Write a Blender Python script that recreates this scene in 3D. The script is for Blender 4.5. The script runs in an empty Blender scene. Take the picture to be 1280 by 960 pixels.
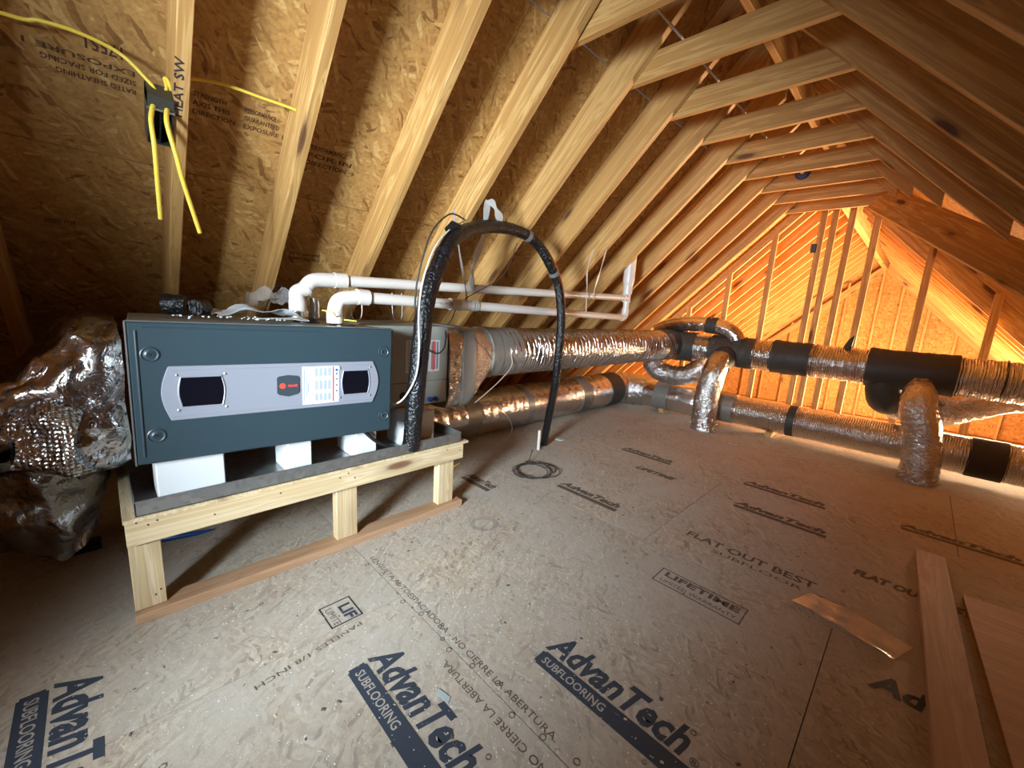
import bpy, bmesh, math, random
from mathutils import Vector, Matrix, noise
random.seed(7)
SC = bpy.context.scene
COL = SC.collection
PI = math.pi
S2 = math.sqrt(.5)

# ------------------------------------------------------------ camera
YAW, PITCH, ROLL = math.radians(44.5238), math.radians(-10.6392), math.radians(3.5215)
fw = Vector((-math.sin(YAW) * math.cos(PITCH), math.cos(YAW) * math.cos(PITCH), math.sin(PITCH)))
rt = Vector((math.cos(YAW), math.sin(YAW), 0)); up = rt.cross(fw)
r2 = rt * math.cos(ROLL) + up * math.sin(ROLL)
u2 = -rt * math.sin(ROLL) + up * math.cos(ROLL)
cd = bpy.data.cameras.new('camera'); cam = bpy.data.objects.new('camera', cd); COL.objects.link(cam)
cd.sensor_fit = 'HORIZONTAL'; cd.sensor_width = 36; cd.lens = 512.11 / 1280 * 36; cd.clip_start = .02
cam.matrix_world = Matrix((
    (r2.x, u2.x, -fw.x, 0), (r2.y, u2.y, -fw.y, 0), (r2.z, u2.z, -fw.z, 1.2), (0, 0, 0, 1)))
SC.camera = cam

# ------------------------------------------------------------ world, lights, exposure
w = bpy.data.worlds.new('world'); SC.world = w; w.use_nodes = True
bg = w.node_tree.nodes['Background']; bg.inputs[0].default_value = (.62, .78, 1, 1); bg.inputs[1].default_value = .08
def area(name, loc, direction, sx, sy, power, color, spread=180):
    l = bpy.data.lights.new(name, 'AREA'); l.shape = 'RECTANGLE'; l.size = sx; l.size_y = sy
    l.energy = power; l.color = color; l.spread = math.radians(spread)
    o = bpy.data.objects.new(name, l); COL.objects.link(o); o.location = loc
    o.rotation_euler = Vector(direction).to_track_quat('-Z', 'Z').to_euler(); return o
area('daylight_window_behind', (-.42, -1.70, 1.25), (-.60, .80, -.10), .7, .9, 80, (.76, .90, 1.0), 86)
area('daylight_far_attic', (1.75, 7.9, .0), (-1, -.12, .28), 2.0, 1.0, 640, (1.0, .68, .38))
area('fill_far_gable', (-.4, 10.5, -1.2), (0, .25, 1), 3.0, 3.0, 430, (1.0, .68, .38))  # added panel facing up off the far floor to brighten the gable
area('fill_far_low', (1.05, 7.4, .42), (-.62, -.78, -.16), 1.2, .5, 190, (1.0, .68, .40))  # added lamp without a window, brightens the floor under the lower duct
SC.view_settings.view_transform = 'Standard'; SC.view_settings.look = 'None'
SC.view_settings.gamma = 1; SC.view_settings.use_curve_mapping = False
SC.view_settings.exposure = 0.75

# ------------------------------------------------------------ materials
def newmat(name):
    m = bpy.data.materials.new(name); m.use_nodes = True
    nt = m.node_tree; b = nt.nodes['Principled BSDF']; return m, nt, b
def N(nt, t, **kw):
    n = nt.nodes.new(t)
    for k, v in kw.items():
        if k.startswith('i_'):
            key = k[2:]; n.inputs[int(key) if key.isdigit() else key].default_value = v
        else: setattr(n, k, v)
    return n
def L(nt, a, b): nt.links.new(a, b)
def ramp(nt, fac, stops, interp='LINEAR'):
    r = nt.nodes.new('ShaderNodeValToRGB'); r.color_ramp.interpolation = interp
    e = r.color_ramp.elements
    while len(e) < len(stops): e.new(.5)
    for i, (p, c) in enumerate(stops): e[i].position = p; e[i].color = (*c, 1)
    L(nt, fac, r.inputs[0]); return r.outputs[0]
def mixc(nt, fac, a, b, mode='MIX'):
    m = nt.nodes.new('ShaderNodeMix'); m.data_type = 'RGBA'; m.blend_type = mode
    for s, v in ((0, fac), (6, a), (7, b)):
        if hasattr(v, 'is_output') or hasattr(v, 'links'): L(nt, v, m.inputs[s])
        else: m.inputs[s].default_value = (*v, 1) if isinstance(v, tuple) else v
    return m.outputs[2]
def bump(nt, b, h, strength, dist=.01):
    n = nt.nodes.new('ShaderNodeBump'); n.inputs['Strength'].default_value = strength
    n.inputs['Distance'].default_value = dist; L(nt, h, n.inputs['Height']); L(nt, n.outputs[0], b.inputs['Normal'])
def coords(nt, scale=(1, 1, 1), kind='Object', rand=True):
    tc = nt.nodes.new('ShaderNodeTexCoord'); out = tc.outputs[kind]
    if rand:
        oi = nt.nodes.new('ShaderNodeObjectInfo'); mu = N(nt, 'ShaderNodeMath', operation='MULTIPLY', i_1=37.0)
        L(nt, oi.outputs['Random'], mu.inputs[0]); ad = nt.nodes.new('ShaderNodeVectorMath')
        L(nt, out, ad.inputs[0]); L(nt, mu.outputs[0], ad.inputs[1]); out = ad.outputs[0]
    mp = nt.nodes.new('ShaderNodeMapping'); mp.inputs['Scale'].default_value = scale
    L(nt, out, mp.inputs[0]); return mp.outputs[0]
def plain(name, col, rough=.5, metal=0., **kw):
    m, nt, b = newmat(name); b.inputs['Base Color'].default_value = (*col, 1)
    b.inputs['Roughness'].default_value = rough; b.inputs['Metallic'].default_value = metal
    for k, v in kw.items(): b.inputs[k.replace('_', ' ')].default_value = v
    return m
def wood(name, dark, mid, light, knots=True, rough=.62):
    m, nt, b = newmat(name)
    v = coords(nt, (.55, 11, 11))
    n1 = N(nt, 'ShaderNodeTexNoise', i_Scale=1.6, i_Detail=3.0, i_Distortion=.6); L(nt, v, n1.inputs[0])
    mu = N(nt, 'ShaderNodeMath', operation='MULTIPLY', i_1=26.0); L(nt, n1.outputs[0], mu.inputs[0])
    sn = N(nt, 'ShaderNodeMath', operation='SINE'); L(nt, mu.outputs[0], sn.inputs[0])
    c1 = ramp(nt, sn.outputs[0], [(.0, mid), (.55, light), (.95, light), (1., mid)])
    v2 = coords(nt, (2.5, 120, 120))
    n2 = N(nt, 'ShaderNodeTexNoise', i_Scale=1.0, i_Detail=2.0); L(nt, v2, n2.inputs[0])
    g = ramp(nt, n2.outputs[0], [(.3, (.80, .77, .74)), (.6, (1, 1, 1))])
    c = mixc(nt, 1., c1, g, 'MULTIPLY')
    v4 = coords(nt, (.5, 1.5, 1.5))
    n4 = N(nt, 'ShaderNodeTexNoise', i_Scale=1.5, i_Detail=1.0); L(nt, v4, n4.inputs[0])
    c = mixc(nt, ramp(nt, n4.outputs[0], [(.35, (0, 0, 0)), (.7, (.55, .55, .55))]), c, mid)
    if knots:
        v3 = coords(nt, (1.7, 6.5, 6.5))
        vo = N(nt, 'ShaderNodeTexVoronoi', i_Scale=1.0, i_Randomness=1.0); L(nt, v3, vo.inputs[0])
        k = ramp(nt, vo.outputs['Distance'], [(.0, (1, 1, 1)), (.10, (.9, .9, .9)), (.15, (.3, .3, .3)), (.27, (0, 0, 0))])
        c = mixc(nt, k, c, dark)
    L(nt, c, b.inputs['Base Color']); b.inputs['Roughness'].default_value = rough
    bump(nt, b, n2.outputs[0], .15, .002)
    return m
def osb(name, cols, rot, blend=.5, rough=.75, scale=1., dirt=None, bumps=.25):
    """strands: three layers of stretched cells laid at different angles"""
    m, nt, b = newmat(name)
    tc = coords(nt, (1, 1, 1), 'Object', True)
    nz = N(nt, 'ShaderNodeTexNoise', i_Scale=4 * scale, i_Detail=3.0); L(nt, tc, nz.inputs[0])
    sub = N(nt, 'ShaderNodeVectorMath', operation='MULTIPLY_ADD'); L(nt, nz.outputs['Color'], sub.inputs[0])
    sub.inputs[1].default_value = (.11, .11, .11); L(nt, tc, sub.inputs[2])
    col = None; h = None
    for i, a in enumerate((rot + .22, rot - .30, rot + .95)):
        mp = nt.nodes.new('ShaderNodeMapping'); mp.inputs['Rotation'].default_value = (0, 0, a)
        L(nt, sub.outputs[0], mp.inputs[0])
        mp2 = nt.nodes.new('ShaderNodeMapping'); mp2.inputs['Scale'].default_value = (9 * scale, 50 * scale, 30 * scale)
        mp2.inputs['Location'].default_value = (i * 3.1, i, 0)
        L(nt, mp.outputs[0], mp2.inputs[0])
        vo = N(nt, 'ShaderNodeTexVoronoi', i_Scale=1.0); L(nt, mp2.outputs[0], vo.inputs[0])
        sp = nt.nodes.new('ShaderNodeSeparateColor'); L(nt, vo.outputs['Color'], sp.inputs[0])
        c = ramp(nt, sp.outputs[0], [(0., cols[0]), (.12, cols[1]), (.5, cols[2]), (.85, cols[3]), (1, cols[4])])
        if col is None: col = c; h = sp.outputs[1]
        else:
            th = N(nt, 'ShaderNodeMath', operation='GREATER_THAN', i_1=.5); L(nt, sp.outputs[2], th.inputs[0])
            col = mixc(nt, th.outputs[0], col, c)
    n3 = N(nt, 'ShaderNodeTexNoise', i_Scale=1.3, i_Detail=5.0); L(nt, tc, n3.inputs[0])
    tone = ramp(nt, n3.outputs[0], [(.3, (.82, .8, .78)), (.7, (1.05, 1.03, 1.0))])
    col = mixc(nt, 1., col, tone, 'MULTIPLY')
    n4 = N(nt, 'ShaderNodeTexNoise', i_Scale=60.0, i_Detail=4.0); L(nt, tc, n4.inputs[0])
    col = mixc(nt, 1., col, ramp(nt, n4.outputs[0], [(.3, (.75, .73, .7)), (.55, (1, 1, 1))]), 'MULTIPLY')
    if dirt:
        n5 = N(nt, 'ShaderNodeTexNoise', i_Scale=2.2, i_Detail=8.0, i_Roughness=.65); L(nt, tc, n5.inputs[0])
        f = ramp(nt, n5.outputs[0], [(.35, (.25, .25, .25)), (.65, (.85, .85, .85))])
        col = mixc(nt, f, col, dirt)
        vs = N(nt, 'ShaderNodeTexVoronoi', i_Scale=190.0); L(nt, tc, vs.inputs[0])
        s1 = ramp(nt, vs.outputs['Distance'], [(.0, (1, 1, 1)), (.13, (.8, .8, .8)), (.2, (0, 0, 0))])
        n6 = N(nt, 'ShaderNodeTexNoise', i_Scale=3.0, i_Detail=3.0); L(nt, tc, n6.inputs[0])
        s2 = ramp(nt, n6.outputs[0], [(.42, (0, 0, 0)), (.62, (.8, .8, .8))])
        col = mixc(nt, mixc(nt, 1., s1, s2, 'MULTIPLY'), col, (.85, .84, .8))
    L(nt, col, b.inputs['Base Color']); b.inputs['Roughness'].default_value = rough
    bump(nt, b, h, bumps, .002)
    return m
def foil(name, wr=.6, ring=0., col=(.86, .86, .87), rough=.2, marks=False, crinkle=14., cells=0.):
    m, nt, b = newmat(name)
    b.inputs['Base Color'].default_value = (*col, 1); b.inputs['Metallic'].default_value = 1
    v = coords(nt, (1, 1, 1), 'Object', True)
    n1 = N(nt, 'ShaderNodeTexNoise', i_Scale=crinkle, i_Detail=5.0, i_Roughness=.6, i_Distortion=1.4); L(nt, v, n1.inputs[0])
    h = n1.outputs[0]
    vo = N(nt, 'ShaderNodeTexVoronoi', i_Scale=crinkle * 1.8, feature='DISTANCE_TO_EDGE'); L(nt, v, vo.inputs[0])
    ad = N(nt, 'ShaderNodeMath', operation='MULTIPLY_ADD', i_1=.5); L(nt, vo.outputs[0], ad.inputs[0]); L(nt, h, ad.inputs[2]); h = ad.outputs[0]
    if ring:
        mp = nt.nodes.new('ShaderNodeTexCoord')
        at = nt.nodes.new('ShaderNodeAttribute'); at.attribute_name = 'arc'
        mu = N(nt, 'ShaderNodeMath', operation='MULTIPLY', i_1=ring); L(nt, at.outputs['Fac'], mu.inputs[0])
        n2 = N(nt, 'ShaderNodeTexNoise', i_Scale=9.0); L(nt, v, n2.inputs[0])
        a2 = N(nt, 'ShaderNodeMath', operation='MULTIPLY_ADD', i_1=9.); L(nt, n2.outputs[0], a2.inputs[0]); L(nt, mu.outputs[0], a2.inputs[2])
        sn = N(nt, 'ShaderNodeMath', operation='SINE'); L(nt, a2.outputs[0], sn.inputs[0])
        a3 = N(nt, 'ShaderNodeMath', operation='MULTIPLY_ADD', i_1=.32); L(nt, sn.outputs[0], a3.inputs[0]); L(nt, h, a3.inputs[2]); h = a3.outputs[0]
    if cells:
        vb = N(nt, 'ShaderNodeTexVoronoi', i_Scale=cells, i_Randomness=.15); L(nt, v, vb.inputs[0])
        a4 = N(nt, 'ShaderNodeMath', operation='MULTIPLY_ADD', i_1=-.8); L(nt, vb.outputs[0], a4.inputs[0]); L(nt, h, a4.inputs[2]); h = a4.outputs[0]
    bump(nt, b, h, wr, .012)
    rr = N(nt, 'ShaderNodeMath', operation='MULTIPLY_ADD', i_1=.12, i_2=rough - .03); L(nt, n1.outputs[0], rr.inputs[0]); L(nt, rr.outputs[0], b.inputs['Roughness'])
    if marks:   # rows of printed dashes on the jacket
        tc = nt.nodes.new('ShaderNodeTexCoord')
        mp = nt.nodes.new('ShaderNodeMapping'); mp.inputs['Rotation'].default_value = (math.radians(30), PI / 2, 0)
        L(nt, tc.outputs['Object'], mp.inputs[0])
        br = N(nt, 'ShaderNodeTexBrick', i_Scale=1.0); br.inputs['Brick Width'].default_value = .07; br.inputs['Row Height'].default_value = .034
        br.inputs['Mortar Size'].default_value = .0135; br.inputs['Mortar Smooth'].default_value = 0; br.offset = .5
        L(nt, mp.outputs[0], br.inputs[0])
        n7 = N(nt, 'ShaderNodeTexNoise', i_Scale=140.0); L(nt, tc.outputs['Object'], n7.inputs[0])
        th = ramp(nt, n7.outputs[0], [(.48, (0, 0, 0)), (.5, (1, 1, 1))])
        f = mixc(nt, 1., ramp(nt, br.outputs['Fac'], [(.4, (1, 1, 1)), (.5, (0, 0, 0))]), th, 'MULTIPLY')
        L(nt, mixc(nt, f, (*col,), (.03, .03, .035)), b.inputs['Base Color'])
        L(nt, ramp(nt, f, [(0, (1, 1, 1)), (1, (0, 0, 0))]), b.inputs['Metallic'])
    return m
def tapem(name, col, rough=.42, metal=0.):
    m, nt, b = newmat(name); b.inputs['Base Color'].default_value = (*col, 1)
    b.inputs['Metallic'].default_value = metal; b.inputs['Roughness'].default_value = rough
    v = coords(nt); n1 = N(nt, 'ShaderNodeTexNoise', i_Scale=16.0, i_Detail=4.0); L(nt, v, n1.inputs[0])
    bump(nt, b, n1.outputs[0], .35, .01); return m

M = {}
M['pine'] = wood('pine_lumber', (.10, .035, .012), (.49, .265, .082), (.66, .41, .15))
M['pine_pale'] = wood('pale_pine', (.16, .07, .03), (.58, .43, .24), (.70, .56, .36))
M['pine_plate'] = wood('reddish_pine', (.16, .07, .03), (.42, .24, .13), (.52, .33, .2))
M['osb_roof'] = osb('roof_strand_board', ((.26, .12, .03), (.44, .235, .07), (.50, .28, .085), (.55, .32, .105), (.66, .44, .17)), 0., scale=1.25)
M['osb_gable'] = osb('gable_strand_board', ((.34, .14, .03), (.50, .23, .055), (.56, .27, .07), (.60, .31, .09), (.68, .40, .14)), 0., scale=.8)
M['osb_floor'] = osb('floor_strand_board', ((.18, .12, .07), (.38, .29, .205), (.47, .37, .275), (.53, .44, .33), (.64, .57, .46)), 0., scale=1.7, dirt=(.46, .42, .36), bumps=.15)
M['ply'] = wood('orange_plywood', (.25, .1, .04), (.44, .24, .11), (.52, .31, .15), knots=False)
M['foil'] = foil('duct_foil', .8, ring=360., col=(.68, .66, .64), rough=.15)
M['foil_smooth'] = foil('duct_foil_smooth', .6, crinkle=11., col=(.68, .66, .64), rough=.16)
M['foil_shaded'] = foil('shadowed_foil_film', 1.0, col=(.30, .29, .28), crinkle=10.)  # base colour darkened to paint in the shadow below the foil wrap
M['foil_crinkle'] = foil('crinkled_foil', 1.0, col=(.60, .58, .56), rough=.15, crinkle=20.)
M['foil_bag'] = foil('printed_foil_wrap', .9, col=(.55, .55, .56), rough=.16, marks=True, crinkle=8.)
M['foil_bubble'] = foil('bubble_foil_wrap', .8, col=(.55, .55, .56), rough=.16, crinkle=7., cells=70.)
M['tape_grey'] = tapem('grey_duct_tape', (.22, .21, .19), .38, .35)
M['tape_black'] = tapem('black_mastic_tape', (.040, .034, .028), .6)
M['blue_steel'] = plain('dark_blue_painted_steel', (.024, .042, .052), .38)
M['steel_edge'] = plain('steel_edge', (.55, .56, .55), .3, .9)
M['cab'] = plain('grey_green_painted_steel', (.27, .28, .25), .42)
M['silver'] = plain('silver_plastic_trim', (.27, .28, .325), .38, .25)
M['blackglass'] = plain('black_window', (.004, .004, .007), .12)
M['darkgrey'] = plain('dark_grey_badge', (.035, .046, .055), .4)
M['red'] = plain('red_print', (.75, .06, .035), .5)
M['white_print'] = plain('white_paper', (.55, .57, .59), .6)
M['ink'] = plain('black_ink', (.03, .03, .035), .6)
M['ink_soft'] = plain('faded_ink', (.115, .088, .065), .8)
M['ink_blue'] = plain('blue_black_ink', (.035, .045, .065), .7)
M['floor_tone'] = plain('bare_floor_tone', (.40, .36, .31), .8)
M['ink_grey'] = plain('grey_text', (.17, .19, .23), .7)
M['ink_brown'] = plain('brown_stamp_ink', (.085, .038, .018), .8)
M['pvc'] = plain('white_pvc', (.66, .60, .54), .32)
M['pvc_dull'] = plain('dull_brown_line', (.25, .2, .18), .4)  # duller brown tone, assigned to no part
M['foam'] = plain('white_foam', (.66, .67, .67), .85)
M['rubber'] = None
M['galv'] = None
m, nt, b = newmat('galvanised_steel'); M['galv'] = m
v = coords(nt); vo = N(nt, 'ShaderNodeTexVoronoi', i_Scale=45.0); L(nt, v, vo.inputs[0])
L(nt, ramp(nt, vo.outputs['Color'], [(0, (.36, .38, .39)), (1, (.54, .56, .57))]), b.inputs['Base Color'])
b.inputs['Metallic'].default_value = .9; b.inputs['Roughness'].default_value = .34
m, nt, b = newmat('black_pipe_insulation'); M['rubber'] = m
b.inputs['Base Color'].default_value = (.006, .006, .007, 1); b.inputs['Roughness'].default_value = .28
v = coords(nt); n1 = N(nt, 'ShaderNodeTexNoise', i_Scale=70.0, i_Detail=3.0); L(nt, v, n1.inputs[0]); bump(nt, b, n1.outputs[0], .9, .012)
M['black'] = plain('black_plastic', (.01, .01, .012), .35)
M['wire'] = plain('dark_wire', (.035, .03, .028), .5)
M['copper_wire'] = plain('tan_wire', (.42, .30, .24), .45)
M['yellow'] = plain('yellow_cable_jacket', (.86, .66, .09), .4)
M['grey_box'] = plain('dark_grey_plastic_box', (.045, .047, .04), .45)
M['blue'] = plain('blue_plastic', (.01, .07, .30), .35)
M['blue_dark'] = plain('slate_blue_plastic', (.02, .05, .10), .4)
M['copper'] = plain('copper_tube', (.7, .3, .15), .3, 1.)
M['strap'] = plain('translucent_strap', (.62, .60, .56), .35)
M['strap'].node_tree.nodes['Principled BSDF'].inputs['Transmission Weight'].default_value = .25
M['bag'] = plain('clear_plastic_film', (.9, .9, .9), .12)
M['bag'].node_tree.nodes['Principled BSDF'].inputs['Transmission Weight'].default_value = .8
M['bag'].node_tree.nodes['Principled BSDF'].inputs['Alpha'].default_value = .45
M['metal'] = plain('bright_metal', (.6, .6, .58), .28, 1.)
M['hole'] = plain('dark_hole', (.005, .005, .005), .8)
M['whitecord'] = plain('white_wire_jacket', (.6, .57, .52), .4)

# ------------------------------------------------------------ mesh helpers
ORG = {}     # world origin of every unrotated parent
def setp(o, label=None, cat=None, group=None, kind=None):
    if label: o['label'] = label
    if cat: o['category'] = cat
    if group: o['group'] = group
    if kind: o['kind'] = kind
    return o
def empty(name, loc=(0, 0, 0), parent=None, **kw):
    o = bpy.data.objects.new(name, None); COL.objects.link(o); o.empty_display_size = .1
    o.location = loc; ORG[o.name] = Vector(loc)
    if parent: o.parent = parent; o.location = Vector(loc) - ORG[parent.name]
    return setp(o, **kw)
class MB:
    def __init__(s): s.v = []; s.f = []; s.arc = None
    def add(s, v, f):
        n = len(s.v); s.v += [Vector(p) for p in v]; s.f += [[i + n for i in q] for q in f]; return s
    def box(s, lo, hi, rot=None, about=None):
        (x0, y0, z0), (x1, y1, z1) = lo, hi
        v = [Vector(p) for p in ((x0, y0, z0), (x1, y0, z0), (x1, y1, z0), (x0, y1, z0), (x0, y0, z1), (x1, y0, z1), (x1, y1, z1), (x0, y1, z1))]
        if rot is not None:
            c = Vector(about) if about is not None else (Vector(lo) + Vector(hi)) / 2
            v = [rot @ (p - c) + c for p in v]
        return s.add(v, [(0, 3, 2, 1), (4, 5, 6, 7), (0, 1, 5, 4), (1, 2, 6, 5), (2, 3, 7, 6), (3, 0, 4, 7)])
    def prism(s, poly, d):   # closed polygon (3D points) pushed along d
        d = Vector(d); n = len(poly); a = [Vector(p) for p in poly]
        return s.add(a + [p + d for p in a], [list(range(n))[::-1], [i + n for i in range(n)]] + [(i, (i + 1) % n, (i + 1) % n + n, i + n) for i in range(n)])
    def tube(s, pts, r, seg=12, caps=True, flat=1., jit=None, up0=None):
        pts = [Vector(p) for p in pts]; n = len(pts)
        rr = [r] * n if isinstance(r, (int, float)) else r
        t0 = (pts[1] - pts[0]).normalized(); a = Vector(up0) if up0 else (Vector((0, 0, 1)) if abs(t0.z) < .9 else Vector((1, 0, 0)))
        u = (a - t0 * a.dot(t0)).normalized(); V = []; arc = 0.; arcs = []
        for i, p in enumerate(pts):
            t = (pts[min(i + 1, n - 1)] - pts[max(i - 1, 0)]).normalized()
            u = (u - t * u.dot(t)).normalized(); w_ = t.cross(u)
            if i: arc += (p - pts[i - 1]).length
            for k in range(seg):
                th = 2 * PI * k / seg; q = rr[i] * (1 + (jit(arc, th) if jit else 0))
                V.append(p + u * math.cos(th) * q * flat + w_ * math.sin(th) * q); arcs.append(arc)
        F = [(i * seg + k, i * seg + (k + 1) % seg, (i + 1) * seg + (k + 1) % seg, (i + 1) * seg + k) for i in range(n - 1) for k in range(seg)]
        if caps: F += [list(range(seg))[::-1], [(n - 1) * seg + k for k in range(seg)]]
        if s.arc is None: s.arc = [0.] * len(s.v)
        s.arc += arcs
        return s.add(V, F)
    def lathe(s, prof, c, ax, seg=24, ring=False):   # prof: (radius, height along ax)
        ax = Vector(ax).normalized(); a = Vector((0, 0, 1)) if abs(ax.z) < .9 else Vector((1, 0, 0))
        u = (a - ax * a.dot(ax)).normalized(); w_ = ax.cross(u); c = Vector(c); V = []
        for r, h in prof:
            for k in range(seg):
                th = 2 * PI * k / seg; V.append(c + ax * h + (u * math.cos(th) + w_ * math.sin(th)) * r)
        n = len(prof)
        F = [(i * seg + k, i * seg + (k + 1) % seg, (i + 1) * seg + (k + 1) % seg, (i + 1) * seg + k) for i in range(n - 1) for k in range(seg)]
        if not ring: F += [list(range(seg))[::-1], [(n - 1) * seg + k for k in range(seg)]]
        return s.add(V, F)
    def build(s, name, mat, parent=None, smooth=False, bevel=0., org=None, **kw):
        o_ = Vector(org) if org is not None else (ORG[parent.name] if parent else Vector((0, 0, 0)))
        me = bpy.data.meshes.new(name); me.from_pydata([p - o_ for p in s.v], [], s.f)
        bm = bmesh.new(); bm.from_mesh(me); bmesh.ops.recalc_face_normals(bm, faces=bm.faces)
        if bevel: bmesh.ops.bevel(bm, geom=[e for e in bm.edges], offset=bevel, segments=1, affect='EDGES', clamp_overlap=True)
        bm.to_mesh(me); bm.free()
        if s.arc and len(s.arc) == len(me.vertices):
            at = me.attributes.new('arc', 'FLOAT', 'POINT'); at.data.foreach_set('value', s.arc)
        if smooth:
            me.polygons.foreach_set('use_smooth', [True] * len(me.polygons))
            try: me.set_sharp_from_angle(angle=math.radians(50))
            except Exception: pass
        me.materials.append(mat)
        o = bpy.data.objects.new(name, me); COL.objects.link(o); o.location = o_; ORG[o.name] = o_
        if parent: o.parent = parent; o.location = o_ - ORG[parent.name]
        return setp(o, **kw)
MESHES = {}
def member(name, p0, p1, t, d, up, mat, parent=None, cut0=0., cut1=0., key=None, **kw):
    """a stick of lumber: long axis p0 to p1 along its middle, thickness t sideways, depth d along 'up'; cuts shear the ends"""
    p0 = Vector(p0); p1 = Vector(p1); X_ = (p1 - p0); ln = X_.length; X_.normalize()
    Z_ = Vector(up); Z_ = (Z_ - X_ * Z_.dot(X_)).normalized(); Y_ = Z_.cross(X_)
    if key and key in MESHES: me = MESHES[key]
    else:
        v = []
        for z in (-d / 2, d / 2):
            for y in (-t / 2, t / 2):
                v += [(0 + cut0 * z / d, y, z), (ln + cut1 * z / d, y, z)]
        f = [(0, 1, 3, 2), (4, 6, 7, 5), (0, 4, 5, 1), (2, 3, 7, 6), (0, 2, 6, 4), (1, 5, 7, 3)]
        me = bpy.data.meshes.new(name); me.from_pydata(v, [], f)
        bm = bmesh.new(); bm.from_mesh(me); bmesh.ops.recalc_face_normals(bm, faces=bm.faces)
        bmesh.ops.bevel(bm, geom=[e for e in bm.edges], offset=.002, segments=1, affect='EDGES'); bm.to_mesh(me); bm.free()
        me.materials.append(mat)
        if key: MESHES[key] = me
    o = bpy.data.objects.new(name, me); COL.objects.link(o)
    base = ORG[parent.name] if parent else Vector((0, 0, 0))
    if parent: o.parent = parent
    q = p0 - base
    o.matrix_local = Matrix(((X_.x, Y_.x, Z_.x, q.x), (X_.y, Y_.y, Z_.y, q.y), (X_.z, Y_.z, Z_.z, q.z), (0, 0, 0, 1)))
    return setp(o, **kw)
def spline(pts, n=8):
    P = [Vector(p) for p in pts]; out = []
    for i in range(len(P) - 1):
        a, b_, c, d = P[max(i - 1, 0)], P[i], P[i + 1], P[min(i + 2, len(P) - 1)]
        for k in range(n):
            t = k / n
            out.append(.5 * ((2 * b_) + (c - a) * t + (2 * a - 5 * b_ + 4 * c - d) * t * t + (3 * b_ - a - 3 * c + d) * t ** 3))
    return out + [P[-1]]
def text(s, org, xd, yd, size, mat, parent, name='lettering', bold=0., shear=0., width=None, align='LEFT', lift=.0008, spacing=1., **kw):
    cu = bpy.data.curves.new('t', 'FONT'); cu.body = s; cu.size = size; cu.offset = bold; cu.shear = shear; cu.align_x = align
    cu.space_character = spacing; cu.resolution_u = 2
    tmp = bpy.data.objects.new('t', cu); COL.objects.link(tmp)
    dg = bpy.context.evaluated_depsgraph_get(); dg.update()
    me = bpy.data.meshes.new_from_object(tmp.evaluated_get(dg)); bpy.data.objects.remove(tmp); bpy.data.curves.remove(cu)
    X_ = Vector(xd).normalized(); Y_ = Vector(yd).normalized(); Z_ = X_.cross(Y_)
    if width:
        mx = max(v.co.x for v in me.vertices); mn = min(v.co.x for v in me.vertices); k = width / (mx - mn)
        for v in me.vertices: v.co.x *= k
    base = ORG[parent.name]; o_ = Vector(org) + Z_ * lift
    for v in me.vertices: v.co = o_ + X_ * v.co.x + Y_ * v.co.y - base
    me.materials.clear(); me.materials.append(mat); me.name = name
    o = bpy.data.objects.new(name, me); COL.objects.link(o); o.parent = parent; ORG[o.name] = base
    return setp(o, **kw)

# ------------------------------------------------------------ geometry constants
KL, KR = 3.77, 1.956          # inner rafter planes: z - x = KL (left), z + x = KR (right)
DP = .19                      # rafter depth
SH = DP * math.sqrt(2)        # the same measured along x or z
XR = -.907                    # ridge line
Y0, DY = 2.147, .4893         # first collar tie in view, spacing
YB, YG, YE = -.92, 6.05, 13.15
KF = 1.79                     # inner plane of the right rafters beyond the stud wall

# ------------------------------------------------------------ floor
floor = empty('floor', (0, 0, 0), kind='structure', label='dusty strand board subfloor with dark printed lettering')
MB().box((-4.05, YB, -.30), (2.4, YG + .06, -.024)).build('floor_joist_deck', M['ply'], floor)
rows = [(-1.654, -.434, (-2.5, -.06)), (-.434, .785, (-3.775, -1.335, 1.10)), (.785, 2.004, (-2.5, -.06, 2.38)), (2.004, 3.223, (-3.33, -.886, 1.55)),
        (3.223, 4.442, (-2.1, .34)), (4.442, 5.661, (-3.33, -.886, 1.55)), (5.661, YG + .06, (-2.1, .34))]
panels = {}
for ri, (ya, yb, xs) in enumerate(rows):
    e = [-4.05] + list(xs) + [2.4]
    for i in range(len(e) - 1):
        xa, xb = max(e[i], -4.05), min(e[i + 1], 2.4)
        if xb - xa < .05: continue
        g = .0016
        p = MB().box((xa + g, max(ya, YB) + g, -.023), (xb - g, yb - g, 0)).build('floor_panel', M['osb_floor'], floor)
        panels[(ri, i)] = p
FX, FY = (1, 0, 0), (0, 1, 0)
NX, NY = (-1, 0, 0), (0, -1, 0)
def rect(mb, x0, y0, x1, y1, z=0., t=.0009): mb.box((x0, y0, z), (x1, y1, z + t))
def frame(mb, x0, y0, x1, y1, w_=.005):
    rect(mb, x0, y0, x1, y0 + w_); rect(mb, x0, y1 - w_, x1, y1); rect(mb, x0, y0, x0 + w_, y1); rect(mb, x1 - w_, y0, x1, y1)
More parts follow.
